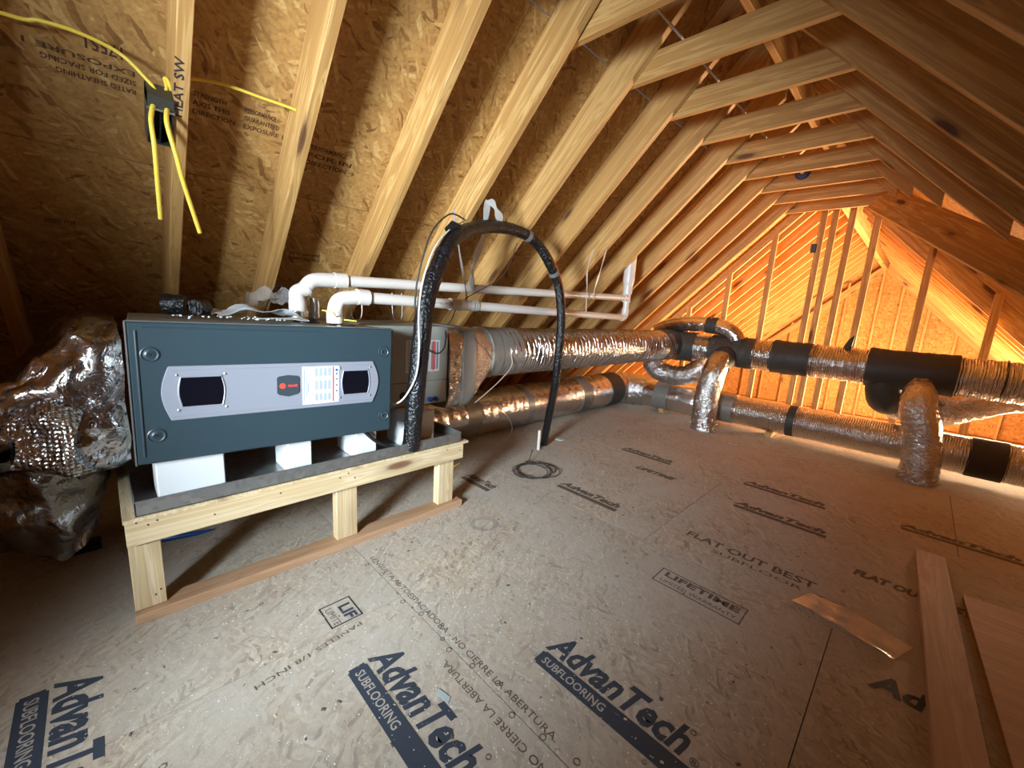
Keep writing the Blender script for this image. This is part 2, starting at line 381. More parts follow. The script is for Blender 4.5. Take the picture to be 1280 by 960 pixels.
def logo(p, x, y, w_=.50, h=.105, mat=M['ink_blue']):
    text('AdvanTech', (x, y + .078, 0), FX, FY, h * 1.32, mat, p, 'printed_lettering', bold=h * .045, shear=.25, width=w_)
    text('\u00ae', (x + w_ + .008, y + .075, 0), FX, FY, .035, mat, p, 'printed_lettering')
    mb = MB(); rect(mb, x + .01, y, x + w_ + .03, y + .006); rect(mb, x + .01, y + .058, x + w_ + .03, y + .064)
    rect(mb, x + .0, y + .006, x + w_ + .03, y + .058)
    mb.build('printed_bar', mat, p)
    text('SUBFLOORING', (x + .022, y + .017, 0), FX, FY, .042, M['floor_tone'], p, 'printed_lettering', bold=.0005, width=.245, lift=.0014)
logo(panels[(1, 1)], -1.135, .47)
logo(panels[(2, 1)], -.765, .965)
logo(panels[(1, 0)], -1.66, -.265, .50)
text('Adva', (.075, 1.765, 0), FX, FY, .13, M['ink_blue'], panels[(2, 2)], 'printed_lettering', bold=.005, shear=.25, width=.24)
# small lettering that runs along the tongue and groove joint
text('LENGUETA AUTOESPACIADORA - NO CIERRE LA ABERTURA.', (-1.66, .805, 0), FX, FY, .034, M['ink_soft'], panels[(2, 1)], 'printed_lettering', width=1.12)
text('LENGUETA AUTOESPACIADORA - NO CIERRE LA ABERTURA.', (-.70, .738, 0), NX, NY, .034, M['ink_soft'], panels[(1, 1)], 'printed_lettering', width=.58 * 1.9) if False else None
text('NO CIERRE LA ABERTURA.', (-.50, .740, 0), NX, NY, .034, M['ink_soft'], panels[(1, 1)], 'printed_lettering', width=.46)
text('\u2192 SEPARE PANELES 1/8 PULGADA', (-1.30, .32, 0), (.35, -1, 0), (1, .35, 0), .03, M['ink_soft'], panels[(1, 1)], 'printed_lettering', width=.0001) if False else None
text('PANELES 1/8 INCH', (-1.315, .60, 0), (.12, -1, 0), (1, .12, 0), .028, M['ink_soft'], panels[(1, 1)], 'printed_lettering', width=.36)
# boxed stamps
mb = MB(); frame(mb, -1.475, .505, -1.345, .625); mb.build('printed_frame', M['ink'], panels[(1, 0)])
text('LIF', (-1.445, .567, 0), FX, FY, .060, M['ink_blue'], panels[(1, 0)], 'printed_lettering', bold=.002, width=.088)
text('LIMITE', (-1.455, .52, 0), FX, FY, .036, M['ink_soft'], panels[(1, 0)], 'printed_lettering', width=.10)
mb = MB(); frame(mb, -.70, 1.715, -.325, 1.84); mb.build('printed_frame', M['ink_soft'], panels[(2, 1)])
text('LIFETIME', (-.675, 1.785, 0), FX, FY, .055, M['ink_soft'], panels[(2, 1)], 'printed_lettering', bold=.002, width=.325)
text('LIMITED WARRANTY', (-.675, 1.735, 0), FX, FY, .034, M['ink_soft'], panels[(2, 1)], 'printed_lettering', width=.325)
text('FLAT OUT BEST', (-.76, 2.24, 0), FX, FY, .085, M['ink_soft'], panels[(3, 2)] if (3, 2) in panels else panels[(3, 1)], 'printed_lettering', bold=.002, width=.60)
text('SUBFLOOR', (-.60, 2.175, 0), FX, FY, .05, M['ink_soft'], panels[(3, 1)], 'printed_lettering', width=.40)
for (x, y, w_, ri, s) in ((-.77, 3.37, .50, 4, 'AdvanTech'), (-.70, 2.91, .50, 3, 'AdvanTech'), (-1.62, 2.20, .46, 3, 'AdvanTech'), (-2.13, 1.76, .28, 2, 'AdvanTech'),
                          (-1.75, 3.28, .45, 4, 'AdvanTech'), (-1.45, 2.93, .32, 3, 'LIFETIME'), (.10, 3.45, .50, 4, 'AdvanTech'), (-.05, 2.55, .42, 3, 'FLAT OUT BEST')):
    pk = [k for k in panels if k[0] == ri and panels[k].data.vertices]
    best = min(pk, key=lambda k: 0 if (min(v.co.x for v in panels[k].data.vertices) <= x + .1 <= max(v.co.x for v in panels[k].data.vertices)) else 1)
    text(s, (x, y, 0), FX, FY, .085, M['ink_soft'], panels[best], 'printed_lettering', bold=.005, shear=.25, width=w_)
    if s == 'AdvanTech':
        mb = MB(); rect(mb, x, y - .055, x + w_, y - .018); mb.build('printed_bar', M['ink_soft'], panels[best])
# nail marks: small hand-drawn squares and rings
mb = MB(); mb2 = MB()
rnd = random.Random(3)
for k in range(34):
    x = rnd.uniform(-1.7, .0); y = rnd.uniform(-.2, 2.6); s = rnd.uniform(.006, .011)
    mb.lathe([(s * .78, .0), (s, .0), (s, .0012), (s * .78, .0012)], (x, y, 0), (0, 0, 1), 6, True)
for k in range(16):
    x = -1.62 + k * .105; mb2.lathe([(.0085, 0), (.0105, 0), (.0105, .0012), (.0085, .0012)], (x, .772 + (k % 3) * .02, 0), (0, 0, 1), 7, True)
mb.build('nail_mark', M['ink_soft'], floor, kind='stuff'); mb2.build('nail_mark', M['ink_soft'], floor, kind='stuff')

# ------------------------------------------------------------ roof
roof = empty('ceiling', (0, 0, 0), kind='structure', label='steep open roof framing of pine rafters under strand board sheathing')
KLS = KL + SH                  # sheathing plane, left
KRS = KR + SH
def slope_panels(side, ya, yb, zlo, K, xr, seams, ycuts, mat):
    # side -1: z - x = K ; +1: z + x = K
    def P(s, y, off=0.):       # s = height z on the plane
        x = (s - K) if side < 0 else (K - s)
        n_ = Vector((-S2, 0, S2)) if side < 0 else Vector((S2, 0, S2))
        return Vector((x, y, s)) + n_ * off
    zs = [z for z in seams if z > zlo]; zs = [zlo] + zs + [K + xr if side < 0 else K - xr]
    for i in range(len(zs) - 1):
        off = (i % 2) * 1.22
        ys = [ya] + [y + off for y in ycuts if ya + .1 < y + off < yb - .1] + [yb]
        for j in range(len(ys) - 1):
            a, b_, c, d = P(zs[i] + .0015, ys[j] + .0015), P(zs[i + 1] - .0015, ys[j] + .0015), P(zs[i + 1] - .0015, ys[j + 1] - .0015), P(zs[i] + .0015, ys[j + 1] - .0015)
            n_ = (Vector((-S2, 0, S2)) if side < 0 else Vector((S2, 0, S2))) * .012
            # authored flat in its own frame so that the strands follow the board
            X_ = (d - a).normalized(); Y_ = (b_ - a).normalized(); Z_ = X_.cross(Y_)
            lx, ly = (d - a).length, (b_ - a).length
            me = bpy.data.meshes.new('sheathing_panel')
            s_ = .012 if Z_.dot(n_) > 0 else -.012
            me.from_pydata([(0, 0, 0), (lx, 0, 0), (lx, ly, 0), (0, ly, 0), (0, 0, s_), (lx, 0, s_), (lx, ly, s_), (0, ly, s_)], [],
                           [(0, 3, 2, 1), (4, 5, 6, 7), (0, 1, 5, 4), (1, 2, 6, 5), (2, 3, 7, 6), (3, 0, 4, 7)])
            me.materials.append(mat); o = bpy.data.objects.new('sheathing_panel', me); COL.objects.link(o); o.parent = roof
            o.matrix_local = Matrix(((X_.x, Y_.x, Z_.x, a.x), (X_.y, Y_.y, Z_.y, a.y), (X_.z, Y_.z, Z_.z, a.z), (0, 0, 0, 1)))
cuts = [1.5 + 2.44 * k for k in range(-2, 6)]
slope_panels(-1, YB, YG + .25, -.02, KLS, XR, [.82, 1.682, 2.544], cuts, M['osb_roof'])
slope_panels(-1, YG + .25, YE, -1.35, KLS, XR, [-.5, .36, 1.22, 2.08, 2.94], cuts, M['osb_gable'])
slope_panels(1, YB, YG + .02, -.02, KRS, XR, [.84, 1.70, 2.56], cuts, M['osb_roof'])
slope_panels(1, YG + .02, YE, -1.35, KF + SH * 1.2, XR - .2, [-.5, .36, 1.22, 2.08], cuts, M['osb_gable'])
# rafters
def rafter_l(y, zlo=-.0, key='rl', **kw):
    zt = KL + XR - .019                              # inner corner at the ridge board
    c0 = Vector((zlo - KL, y, zlo)); c1 = Vector((XR - .019, y, zt)); n_ = Vector((-S2, 0, S2)) * DP / 2
    return member('rafter', c0 + n_, c1 + n_, .042, DP, n_, M['pine'], roof, cut0=-DP if zlo > -.5 else 0, cut1=DP, key=key, **kw)
def rafter_r(y, K, x1, depth=DP, key=None, cut=0., x0=None, **kw):
    x0 = XR + .019 if x0 is None else x0
    c0 = Vector((x0, y, K - x0)); c1 = Vector((x1, y, K - x1)); n_ = Vector((S2, 0, S2)) * depth / 2
    return member('rafter', c0 + n_, c1 + n_, .042, depth, n_, M['pine'], roof, cut0=-depth, cut1=cut, key=key, **kw)
ly = [-.79, -.26, .27, .675, 1.17, 1.645] + [Y0 + DY * i - .0 for i in range(8)]
near_l = []
for i, y in enumerate(ly):
    near_l.append(rafter_l(y, .0, 'rl', label='pine rafter with HEAT SW written on its edge in black marker' if i == 2 else None))
for i in range(-6, 3): rafter_r(Y0 + DY * i, KR, KR, key='rr', cut=DP)
for i, xe in ((2, .45), (3, .165), (4, -.14), (5, -.33), (6, -.46)):
    rafter_r(Y0 + DY * i, KR, xe, cut=-DP) if i > 2 else None
for i in range(14): rafter_l(6.34 + DY * i, -1.3, 'rlf')
for i in range(14): rafter_r(6.14 + DY * i, KF, KF + 1.3, .228, 'rrf', x0=XR + .04)
# collar ties
for i in range(-3, 8):
    y = Y0 + DY * i + .040
    member('collar_tie', (-1.46, y, 2.42 + .064), (-.44 + .09, y, 2.42 + .064), .038, .128, (0, 0, 1), M['pine'], roof, key='tie')
# ridge boards
member('ridge_board', (XR, YB, 2.86), (XR, 6.2, 2.86), .038, .235, (0, 0, 1), M['pine'], roof)
for dx in (-.021, .021): member('ridge_beam', (XR + dx, 6.2, 2.69), (XR + dx, YE - .02, 2.69), .040, .26, (0, 0, 1), M['pine'], roof)
# valley board under the cut rafters, and the boards behind it
member('valley_board', (-.52, 5.42, 2.43), (.95, 2.55, .98), .04, .235, (.55, .35, .75), M['pine'], roof, label='long valley board carrying the cut rafter ends')
# white cable lying along the collar ties
tb = MB().tube(spline([(-1.12, 1.0, 2.56), (-1.11, 2.0, 2.565), (-1.10, 3.2, 2.562), (-1.09, 4.6, 2.56)], 6), .006, 6)
tb.build('ceiling_cable', M['whitecord'], smooth=True, label='thin white cable laid across the collar ties below the ridge', cat='cable')

# ------------------------------------------------------------ gable stud wall between the two attics
wg = empty('wall_back', (0, YG, 0), kind='structure', label='open gable stud wall between the dark attic and the bright attic beyond')
yg = YG - .019
for xa, K in ((-1.975, KL), (-1.513, KL), (-1.056, 3.30), (-.95, 3.28), (-.795, 3.25), (-.57, None), (-.093, None), (.43, None), (.87, None), (-2.45, KL), (-2.9, KL)):
    top = (xa + KL + .03) if K == KL else (2.52 if K else 2.03 - xa)
    if K and K != KL: top = 2.60
    member('stud', (xa, yg, .038), (xa, yg, top), .038, .062, (1, 0, 0), M['pine'], wg)
member('bottom_plate', (-3.7, yg, .019), (1.8, yg, .019), .089, .038, (0, 0, 1), M['pine'], wg)
n_ = Vector((-S2, 0, S2)) * .045
member('top_plate', Vector((-3.6, yg + .04, KL - 3.6)) + n_, Vector((-.95, yg + .04, KL - .95)) + n_, .038, .09, n_, M['pine'], wg)
n_ = Vector((S2, 0, S2)) * .045
member('top_plate', Vector((-.86, yg + .04, 2.02 + .86)) + n_, Vector((1.95, yg + .04, 2.02 - 1.95)) + n_, .038, .09, n_, M['pine'], wg)
member('cross_brace', (.1, yg - .03, .17), (1.5, yg - .03, .17), .03, .08, (0, 0, 1), M['pine'], wg)
member('blocking', (.30, 5.3, 1.80), (.62, 5.3, 1.50), .04, .10, (1, 0, 1), M['pine'], wg, label='short pale board nailed under the valley')
ob = MB().box((-1.125, YG - .06, 2.035), (-1.07, YG - .042, 2.135)).build('outlet_box', M['blue_dark'], bevel=.004, label='small slate blue electrical box on a stud of the gable wall', cat='box')

# ------------------------------------------------------------ far gable
wf = empty('wall_far_gable', (0, YE, 0), kind='structure', label='far gable wall of strand board with pine studs')
MB().prism([(-5.2, YE, -1.3), (3.2, YE, -1.3), (3.2, YE, -.9), (XR, YE, 3.2), (-5.2, YE, -.9)], (0, .02, 0)).build('sheathing_board', M['osb_gable'], wf)
for x in (-5.0, -4.5, -4.0, -3.52, -3.03, -2.54, -2.05, -1.51, -.91, -.52, -.03, .48, .95, 1.4, 1.9, 2.4):
    top = min(x + KL, KF - x) + .02
    if top > -1.1: member('stud', (x, YE - .045, -1.26), (x, YE - .045, top), .045, .089, (0, 1, 0), M['pine'], wf)
member('bottom_plate', (-5.1, YE - .045, -1.28), (3.1, YE - .045, -1.28), .089, .045, (0, 0, 1), M['pine'], wf)
member('rail', (-5.1, YE - .12, -1.0), (3.1, YE - .12, -1.0), .06, .16, (0, 0, 1), M['pine'], wf)
member('rake_board', (-5.0, YE - .06, KL - 5.0 + .05), (XR, YE - .06, KL + XR - .3 + .05), .06, .14, (-1, 0, 1), M['pine'], wf)
member('rake_board', (3.0, YE - .06, KF - 3.0 + .05), (XR, YE - .06, KF - XR + .05 - .1), .06, .14, (1, 0, 1), M['pine'], wf)
MB().box((-5.3, YG + .3, -1.42), (3.3, YE, -1.32)).build('floor_far_attic', M['ply'], kind='structure', label='lower floor of the bright attic beyond the stud wall')
MB().box((-4.05, YG + .061, -1.42), (2.4, YG + .08, -.02)).build('trim_1', M['ply'], kind='structure')

# ------------------------------------------------------------ wall behind the camera, with the window opening that lights the room
ws = empty('wall_front', (0, YB, 0), kind='structure', label='strand board gable wall behind the camera with an open window')
wx0, wx1, wz0, wz1 = -.92, .06, .62, 1.80
def gable_piece(x0, x1, z0, z1):
    MB().box((x0, YB - .14, z0), (x1, YB, z1)).build('sheathing_board', M['osb_roof'], ws)
gable_piece(-4.1, wx0, -.05, 3.1); gable_piece(wx1, 2.4, -.05, 3.1); gable_piece(wx0, wx1, -.05, wz0); gable_piece(wx0, wx1, wz1, 3.1)

# ============================================================ THINGS
# ------------------------------------------------------------ wooden stand
stand = empty('equipment_stand', (-2.2, .73, 0), label='low pale pine stand of framing lumber under the furnace', cat='stand')
XF = -1.80
for x in (XF - .0445, -2.62): member('bottom_plate', (x, 0, .019), (x, 1.462, .019), .089, .038, (0, 0, 1), M['pine_plate'], stand)
for x, s in ((XF - .019, 1), (-2.64, -1)):
    member('rail', (x, .0, .3515), (x, 1.455, .3515), .038, .089, (0, 0, 1), M['pine_pale'], stand)
for y in (.0195, .72, 1.436): member('cross_rail', (-2.62, y, .3515), (XF - .039, y, .3515), .038, .089, (0, 0, 1), M['pine_pale'], stand)
for x in (XF - .045, -2.60):
    for y, wd in ((.046, .089), (.775, .10), (1.36, .105)):
        member('leg', (x - .012, y, .038), (x - .012, y, .307), wd, .05, (1, 0, 0), M['pine_pale'], stand)
MB().box((-2.66, -.004, .396), (XF + .006, 1.487, .409)).build('deck_board', M['pine_pale'], stand, bevel=.001)
mb = MB()
for y, z in ((.03, .392), (.06, .375), (.085, .384), (.06, .10), (.075, .115), (.77, .385), (.80, .355), (.73, .372), (1.34, .38), (1.43, .36), (.25, .35), (.48, .37)):
    mb.lathe([(.0035, 0), (.0035, .0015)], (XF + .0, y, z), (1, 0, 0), 6)
mb.build('nail_head', M['ink'], stand, kind='stuff')
# drain pan
px0, px1, py0, py1, pz, pt = -2.62, -1.806, .03, 1.44, .4092, .463
pan = empty('drain_pan', (-2.2, .73, pz), label='shallow galvanised metal drain pan on top of the pine stand', cat='pan')
MB().box((px0, py0, pz), (px1, py1, pz + .003)).build('pan_floor', M['galv'], pan)
for a, b_ in (((px1 - .003, py0, pz), (px1, py1, pt)), ((px0, py0, pz), (px0 + .003, py1, pt)), ((px0, py0, pz), (px1, py0 + .003, pt)), ((px0, py1 - .003, pz), (px1, py1, pt))):
    MB().box(a, b_).build('pan_side', M['galv'], pan)
mb = MB(); mb.tube([(px0, py0, pt), (px1, py0, pt), (px1, py1, pt), (px0, py1, pt)], .0035, 6); mb.tube([(px0, py0, pt), (px0, py1, pt)], .0035, 6)
mb.build('rolled_rim', M['galv'], pan)
# foam blocks
def foam(label, lo, hi):
    MB().box(lo, hi).build('foam_block', M['foam'], bevel=.004, org=((lo[0] + hi[0]) / 2, (lo[1] + hi[1]) / 2, lo[2]), label=label, cat='foam block', group='white foam blocks in the drain pan')
zb = pz + .0035
foam('widest white foam block, below the left end of the dark blue furnace', (-2.03, .098, zb), (-1.868, .305, .592))
foam('white foam block under the middle of the furnace front', (-2.06, .535, zb), (-1.868, .633, .586))
foam('white foam block under the right end of the furnace front, beside the black drain hose', (-2.10, .84, zb), (-1.868, .945, .581))
foam('tall white foam block behind the black insulated hose, under the grey coil cabinet', (-2.08, 1.115, zb), (-1.868, 1.293, .605))
foam('white foam block at the rear of the drain pan, seen between the front ones', (-2.58, .60, zb), (-2.42, .80, .586))

# ------------------------------------------------------------ furnace (own frame: x out of the front, y along it, z up)
FR = empty('furnace', (0, 0, 0), label='long dark blue furnace lying on its side with silver trim and red badge', cat='furnace')
ORG[FR.name] = Vector((0, 0, 0))
FL, FH, FD = .961, .513, .66
def fb(name, mb, mat, par=FR, **kw): return mb.build(name, mat, par, org=(0, 0, 0), **kw)
fb('cabinet', MB().box((-FD, .004, .004), (-.03, FL - .004, FH - .004)), M['cab'], bevel=.002)
MB().box((-.032, 0, 0), (0, FL, FH)).build('front_panel', M['blue_steel'], FR, org=(0, 0, 0), bevel=.006, label='dark blue front panel')
fb('edge_channel', MB().box((-.035, -.005, 0), (.001, .0, FH + .001)), M['steel_edge'], bevel=.001)
fb('edge_channel', MB().box((-.035, 0, FH), (-.002, FL, FH + .003)), M['steel_edge'])
fb('pressed_rib', MB().tube([(.000, .022, .03), (.0, .022, FH - .03)], .0045, 8), M['blue_steel'], smooth=True)
fb('pressed_rib', MB().tube([(.0, .04, FH - .018), (.0, .62, FH - .022)], .003, 8), M['blue_steel'], smooth=True)
for (y, z) in ((.056, .40), (.058, .105), (.915, .401), (.921, .08)):
    kb = fb('knob', MB().lathe([(.025, -.001), (.027, .003), (.024, .0045), (.021, .001), (.018, .0005), (.012, .004), (.009, .005), (.007, .002), (.004, .0022)], (0, y, z), (1, 0, 0), 28), M['blue_steel'], smooth=True)
    MB().lathe([(.0055, .0), (.0045, .0058)], (0, y, z), (1, 0, 0), 10).build('knob_screw', M['hole'], kb, org=(0, 0, 0))
def outline(y0, y1, z0, z1, bl, br, n=10, r=.012):   # rounded plate, ends bowed outwards
    pts = []
    h = (z1 - z0)
    for k in range(n + 1):
        t = k / n; pts.append((y1 - bl * 0 + br * math.sin(PI * t), z0 + h * t))
    for k in range(n + 1):
        t = 1 - k / n; pts.append((y0 - bl * math.sin(PI * t), z0 + h * t))
    return [Vector((0, a, b_)) for a, b_ in pts]
def plate(name, o, x0, x1, mat, par=FR, **kw):
    return MB().prism([p + Vector((x0, 0, 0)) for p in o], (x1 - x0, 0, 0)).build(name, mat, par, org=(0, 0, 0), **kw)
tr = plate('trim_plate', outline(.102, .862, .156, .357, .024, .030), 0, .006, M['silver'], bevel=.0025, label='brushed silver trim plate')
mb = MB()
for z in (.171, .342): mb.tube([(.006, .11, z), (.006, .85, z)], .0018, 6)
mb.build('trim_groove', M['silver'], tr, org=(0, 0, 0))
for y0, y1 in ((.136, .258), (.722, .836)):
    plate('sight_window', outline(y0, y1, .203, .317, .009, .009), .006, .0072, M['blackglass'], bevel=.0)
    fb('window_bezel', MB().tube([p + Vector((.0065, 0, 0)) for p in outline(y0, y1, .203, .317, .009, .009) + outline(y0, y1, .203, .317, .009, .009)[:1]], .003, 6, caps=False), M['silver'], tr)
for y, z in ((.125, .324), (.27, .324), (.125, .193), (.27, .193), (.706, .330), (.848, .329), (.706, .192), (.848, .192)):
    fb('screw', MB().lathe([(.0045, .006), (.0045, .008), (.002, .0095)], (0, y, z), (1, 0, 0), 10), M['metal'], tr)
bd = plate('badge', [Vector((0, a, b_)) for a, b_ in ((.447, .232), (.455, .224), (.49, .215), (.524, .224), (.532, .232), (.532, .296), (.524, .303), (.49, .308), (.455, .303), (.447, .296))], .006, .0095, M['darkgrey'], label='dark grey badge with red round logo and lettering')
fb('logo', MB().lathe([(.012, .0095), (.0115, .0102)], (0, .468, .262), (1, 0, 0), 24), M['red'], bd)
FYd, FZd = (0, 1, 0), (0, 0, 1)
text('TRANE', (.0097, .486, .2565), FYd, FZd, .0135, M['red'], bd, 'lettering', bold=.0006, shear=.2, width=.038)
lb = plate('warning_label', [Vector((0, a, b_)) for a, b_ in ((.545, .170), (.700, .174), (.700, .343), (.545, .343))], .006, .0070, M['white_print'], label='white printed safety label')
fb('label_stripe', MB().box((.0070, .672, .178), (.0073, .678, .338)), M['red'], lb)
mb = MB()
for c in range(4):
    for j, (za, zb_) in enumerate(((.182, .222), (.232, .282), (.292, .338))):
        for q in range(5):
            y = .597 + c * .0185 + q * .0028
            mb.box((.0070, y, za + ((q * 7 + c * 3 + j) % 4) * .002), (.0073, y + .0013, zb_ - ((q * 5 + c) % 3) * .003))
for q in range(3): mb.box((.0070, .552 + q * .008, .185 + q * .02), (.0073, .5545 + q * .008, .33 - q * .03))
fb('label_text', mb, M['ink_grey'], lb, kind='stuff')
mb = MB()
for i, z in enumerate((.302, .277, .250, .222)): mb.prism([(.0072, .685, z), (.0072, .695, z), (.0072, .690, z + .009)], (.0004, 0, 0))
fb('label_symbols', mb, M['ink'], lb)
fb('label_symbol', MB().lathe([(.006, .0070), (.006, .0075)], (0, .69, .322), (1, 0, 0), 14), M['blue'], lb)
fb('hinge_clip', MB().box((-.05, FL, .44), (-.02, FL + .014, .507)), M['steel_edge'])
fb('top_flange', MB().lathe([(.062, 0), (.062, .007), (.05, .012), (.05, .02), (.044, .02)], (-.37, .675, FH - .004), (0, 0, 1), 24), M['black'])
fb('top_flange', MB().lathe([(.058, 0), (.058, .006), (.046, .010)], (-.18, .785, FH - .004), (0, 0, 1), 24), M['black'])
yw, rl_ = .044, -.019
Uv = Vector((math.sin(yw) * math.cos(rl_), math.cos(yw) * math.cos(rl_), math.sin(rl_)))
Wv = Vector((-math.sin(yw) * math.sin(rl_), -math.cos(yw) * math.sin(rl_), math.cos(rl_))); Nv = Uv.cross(Wv)
FO = Vector((-1.819, .050, .5876)); FK = .96
for o_ in [FR] + list(FR.children_recursive):      # real size: .96 of the drawn one
    if o_.type == 'MESH': o_.data.transform(Matrix.Scale(FK, 4))
FR.matrix_world = Matrix(((Nv.x, Uv.x, Wv.x, FO.x), (Nv.y, Uv.y, Wv.y, FO.y), (Nv.z, Uv.z, Wv.z, FO.z), (0, 0, 0, 1)))

# ------------------------------------------------------------ coil cabinet
cb = empty('coil_cabinet', (-2.27, 1.24, .61), label='plain grey-green coil cabinet joined to the right of the furnace', cat='cabinet')
MB().box((-2.56, .985, .608), (-2.0, 1.465, 1.062)).build('cabinet_body', M['cab'], cb, bevel=.004)
MB().box((-2.004, 1.03, .752), (-1.992, 1.462, 1.055)).build('upper_panel', M['cab'], cb, bevel=.002)
MB().box((-2.004, 1.03, .612), (-1.992, 1.462, .746)).build('lower_panel', M['cab'], cb, bevel=.002)
lb = MB().box((-1.992, 1.180, .803), (-1.991, 1.403, .985)).build('rating_label', M['white_print'], cb, label='white rating label with small print')
mb = MB()
for k in range(14): mb.box((-1.991, 1.19, .97 - k * .0115), (-1.9907, 1.235 + (k * 5 % 4) * .006, .974 - k * .0115))
for k in range(3): mb.box((-1.991, 1.345 + k * .018, .815), (-1.9907, 1.357 + k * .018, .975))
mb.build('label_text', M['ink_grey'], lb, kind='stuff')
MB().box((-1.991, 1.355, .81), (-1.9905, 1.368, .98)).build('label_stripe', M['red'], lb)
MB().lathe([(.022, 0), (.02, .002)], (-1.992, 1.165, .675), (1, 0, 0), 20).build('tube_hole', M['hole'], cb)
for y in (1.335, 1.375): MB().lathe([(.011, 0), (.014, .004), (.014, .02), (.010, .026), (.010, .034)], (-1.992, y, .638), (1, 0, 0), 14).build('drain_cap', M['blue'], cb, smooth=True, label='blue threaded drain cap')
mb = MB(); mb.box((-1.992, 1.425, .692), (-1.989, 1.445, .735)); mb.lathe([(.007, 0), (.014, 0), (.014, .003), (.007, .003)], (-1.992, 1.434, .682), (1, 0, 0), 18, True)
mb.build('bracket', M['steel_edge'], cb)

# ------------------------------------------------------------ supply plenum and upper duct
def blend_ring(c, hx, hz, ex, y, n=40):
    out = []
    for k in range(n):
        th = 2 * PI * k / n; a, b_ = math.cos(th), math.sin(th)
        out.append(Vector((c[0] + hx * math.copysign(abs(a) ** (2 / ex), a), y, c[1] + hz * math.copysign(abs(b_) ** (2 / ex), b_))))
    return out
def loft(rings, caps=True):
    mb = MB(); n = len(rings[0]); V = [p for r in rings for p in r]
    F = [(i * n + k, i * n + (k + 1) % n, (i + 1) * n + (k + 1) % n, (i + 1) * n + k) for i in range(len(rings) - 1) for k in range(n)]
    if caps: F += [list(range(n))[::-1], [(len(rings) - 1) * n + k for k in range(n)]]
    mb.add(V, F); mb.arc = [r[0].y for r in rings for p in r]; return mb
def wr(p, amp, sc=9., seed=0.):
    return p + Vector([noise.noise(p * sc + Vector((seed + 3.1 * i, 0, seed))) for i in range(3)]) * amp
UX, UZ, UR = -2.19, .872, .172
def plen(y, k=None):     # k: 0 square sleeve, 1 round duct
    k = max(0, min(1, (y - 1.60) / .30)) if k is None else k; s = k * k * (3 - 2 * k)
    return ((-2.245 + (UX + 2.245) * s, .80 + (UZ - .80) * s), .262 + (UR - .262) * s, .252 + (UR - .252) * s, 7 - 5 * s)
def pring(y, g=1., k=None):
    c, hx, hz, e = plen(y, k); return blend_ring(c, hx * g, hz * g, e, y)
ud = empty('supply_trunk_duct', (UX, 1.47, UZ), label='thick foil wrapped duct running from the coil cabinet along the roof', cat='duct')
loft([[wr(p, .012, 14) for p in pring(1.470 + .012 * i, 1.0)] for i in range(11)]).build('sleeve', M['foil_crinkle'], ud, smooth=True, label='crumpled foil sleeve at the cabinet')
loft([[wr(p, .004, 14) for p in pring(1.575 + .013 * i, 1.03)] for i in range(9)]).build('tape_band', M['tape_grey'], ud, smooth=True)
loft([[wr(p, .010, 10) for p in pring(1.66 + .02 * i, 1.0)] for i in range(15)]).build('reducer', M['foil_crinkle'], ud, smooth=True)
loft([[wr(p, .004, 14) for p in pring(1.86 + .016 * i, 1.045)] for i in range(7)]).build('tape_band', M['tape_grey'], ud, smooth=True)
def ringy(amp, per, seed=0):
    return lambda s, th: amp * math.sin(2 * PI * s / per + 1.3 * math.sin(2 * th + seed) + 2 * noise.noise(Vector((s * 3, th, seed)))) + .025 * noise.noise(Vector((s * 6, math.cos(th) * 2, math.sin(th) * 2 + seed)))
def along(p0, p1, n): p0, p1 = Vector(p0), Vector(p1); return [p0 + (p1 - p0) * i / n for i in range(n + 1)]
MB().tube(along((UX, 1.93, UZ), (UX, 4.78, UZ - .01), 320), UR, 44, jit=ringy(.026, .048)).build('jacket', M['foil'], ud, smooth=True)
for ya, yb in ((1.95, 2.17), ):
    MB().tube(along((UX, ya, UZ), (UX, yb, UZ), 6), UR * 1.02, 44).build('tape_band', M['tape_grey'], ud, smooth=True)
MB().tube(spline([(UX, 4.60, UZ - .01), (UX, 4.85, UZ - .01), (UX + .06, 5.02, UZ - .015), (UX + .28, 5.06, UZ - .02)], 5), UR * 1.035, 32, jit=ringy(.02, .2)).build('elbow', M['tape_black'], ud, smooth=True, label='duct end wrapped in dark tape')
MB().tube(along((UX + .01, 2.02, UZ - .03), (UX + .01, 4.55, UZ - .03), 2), .0001, 4).build('seam', M['tape_grey'], ud) if False else None

# ------------------------------------------------------------ crossing upper duct
Y5, Z5, R5 = 5.05, .852, .160
ux = empty('cross_trunk_duct', (-1.2, Y5, Z5), label='long foil wrapped duct crossing the attic at waist height with black taped joints', cat='duct')
MB().tube(along((-2.05, Y5, Z5), (1.0, Y5, Z5 + .0), 260), R5, 40, jit=ringy(.028, .07, 2)).build('jacket', M['foil'], ux, smooth=True)
for xa, xb, g in ((-1.72, -1.27, 1.06), (-1.10, -.765, 1.07), (-.33, .245, 1.10)):
    MB().tube(along((xa, Y5, Z5), (xb, Y5, Z5), 24), R5 * g, 36, jit=lambda s, th: .05 * noise.noise(Vector((s * 7, math.cos(th) * 1.5, math.sin(th) * 1.5))) + .012 * math.sin(s * 70 + 2 * th)).build('tape_wrap', M['tape_black'], ux, smooth=True)
MB().tube(spline([(-1.52, 4.97, .80), (-1.53, 4.85, .78), (-1.53, 4.72, .70)], 4), .125, 24, jit=ringy(.03, .1)).build('collar', M['tape_black'], ux, smooth=True)
MB().tube(spline([(-.18, 5.05, .78), (-.19, 5.06, .66), (-.16, 5.12, .57), (-.08, 5.22, .50)], 5), [.13] * 11 + [.125, .12, .11, .10, .09], 28, jit=ringy(.05, .2)).build('saddle_collar', M['tape_black'], ux, smooth=True)
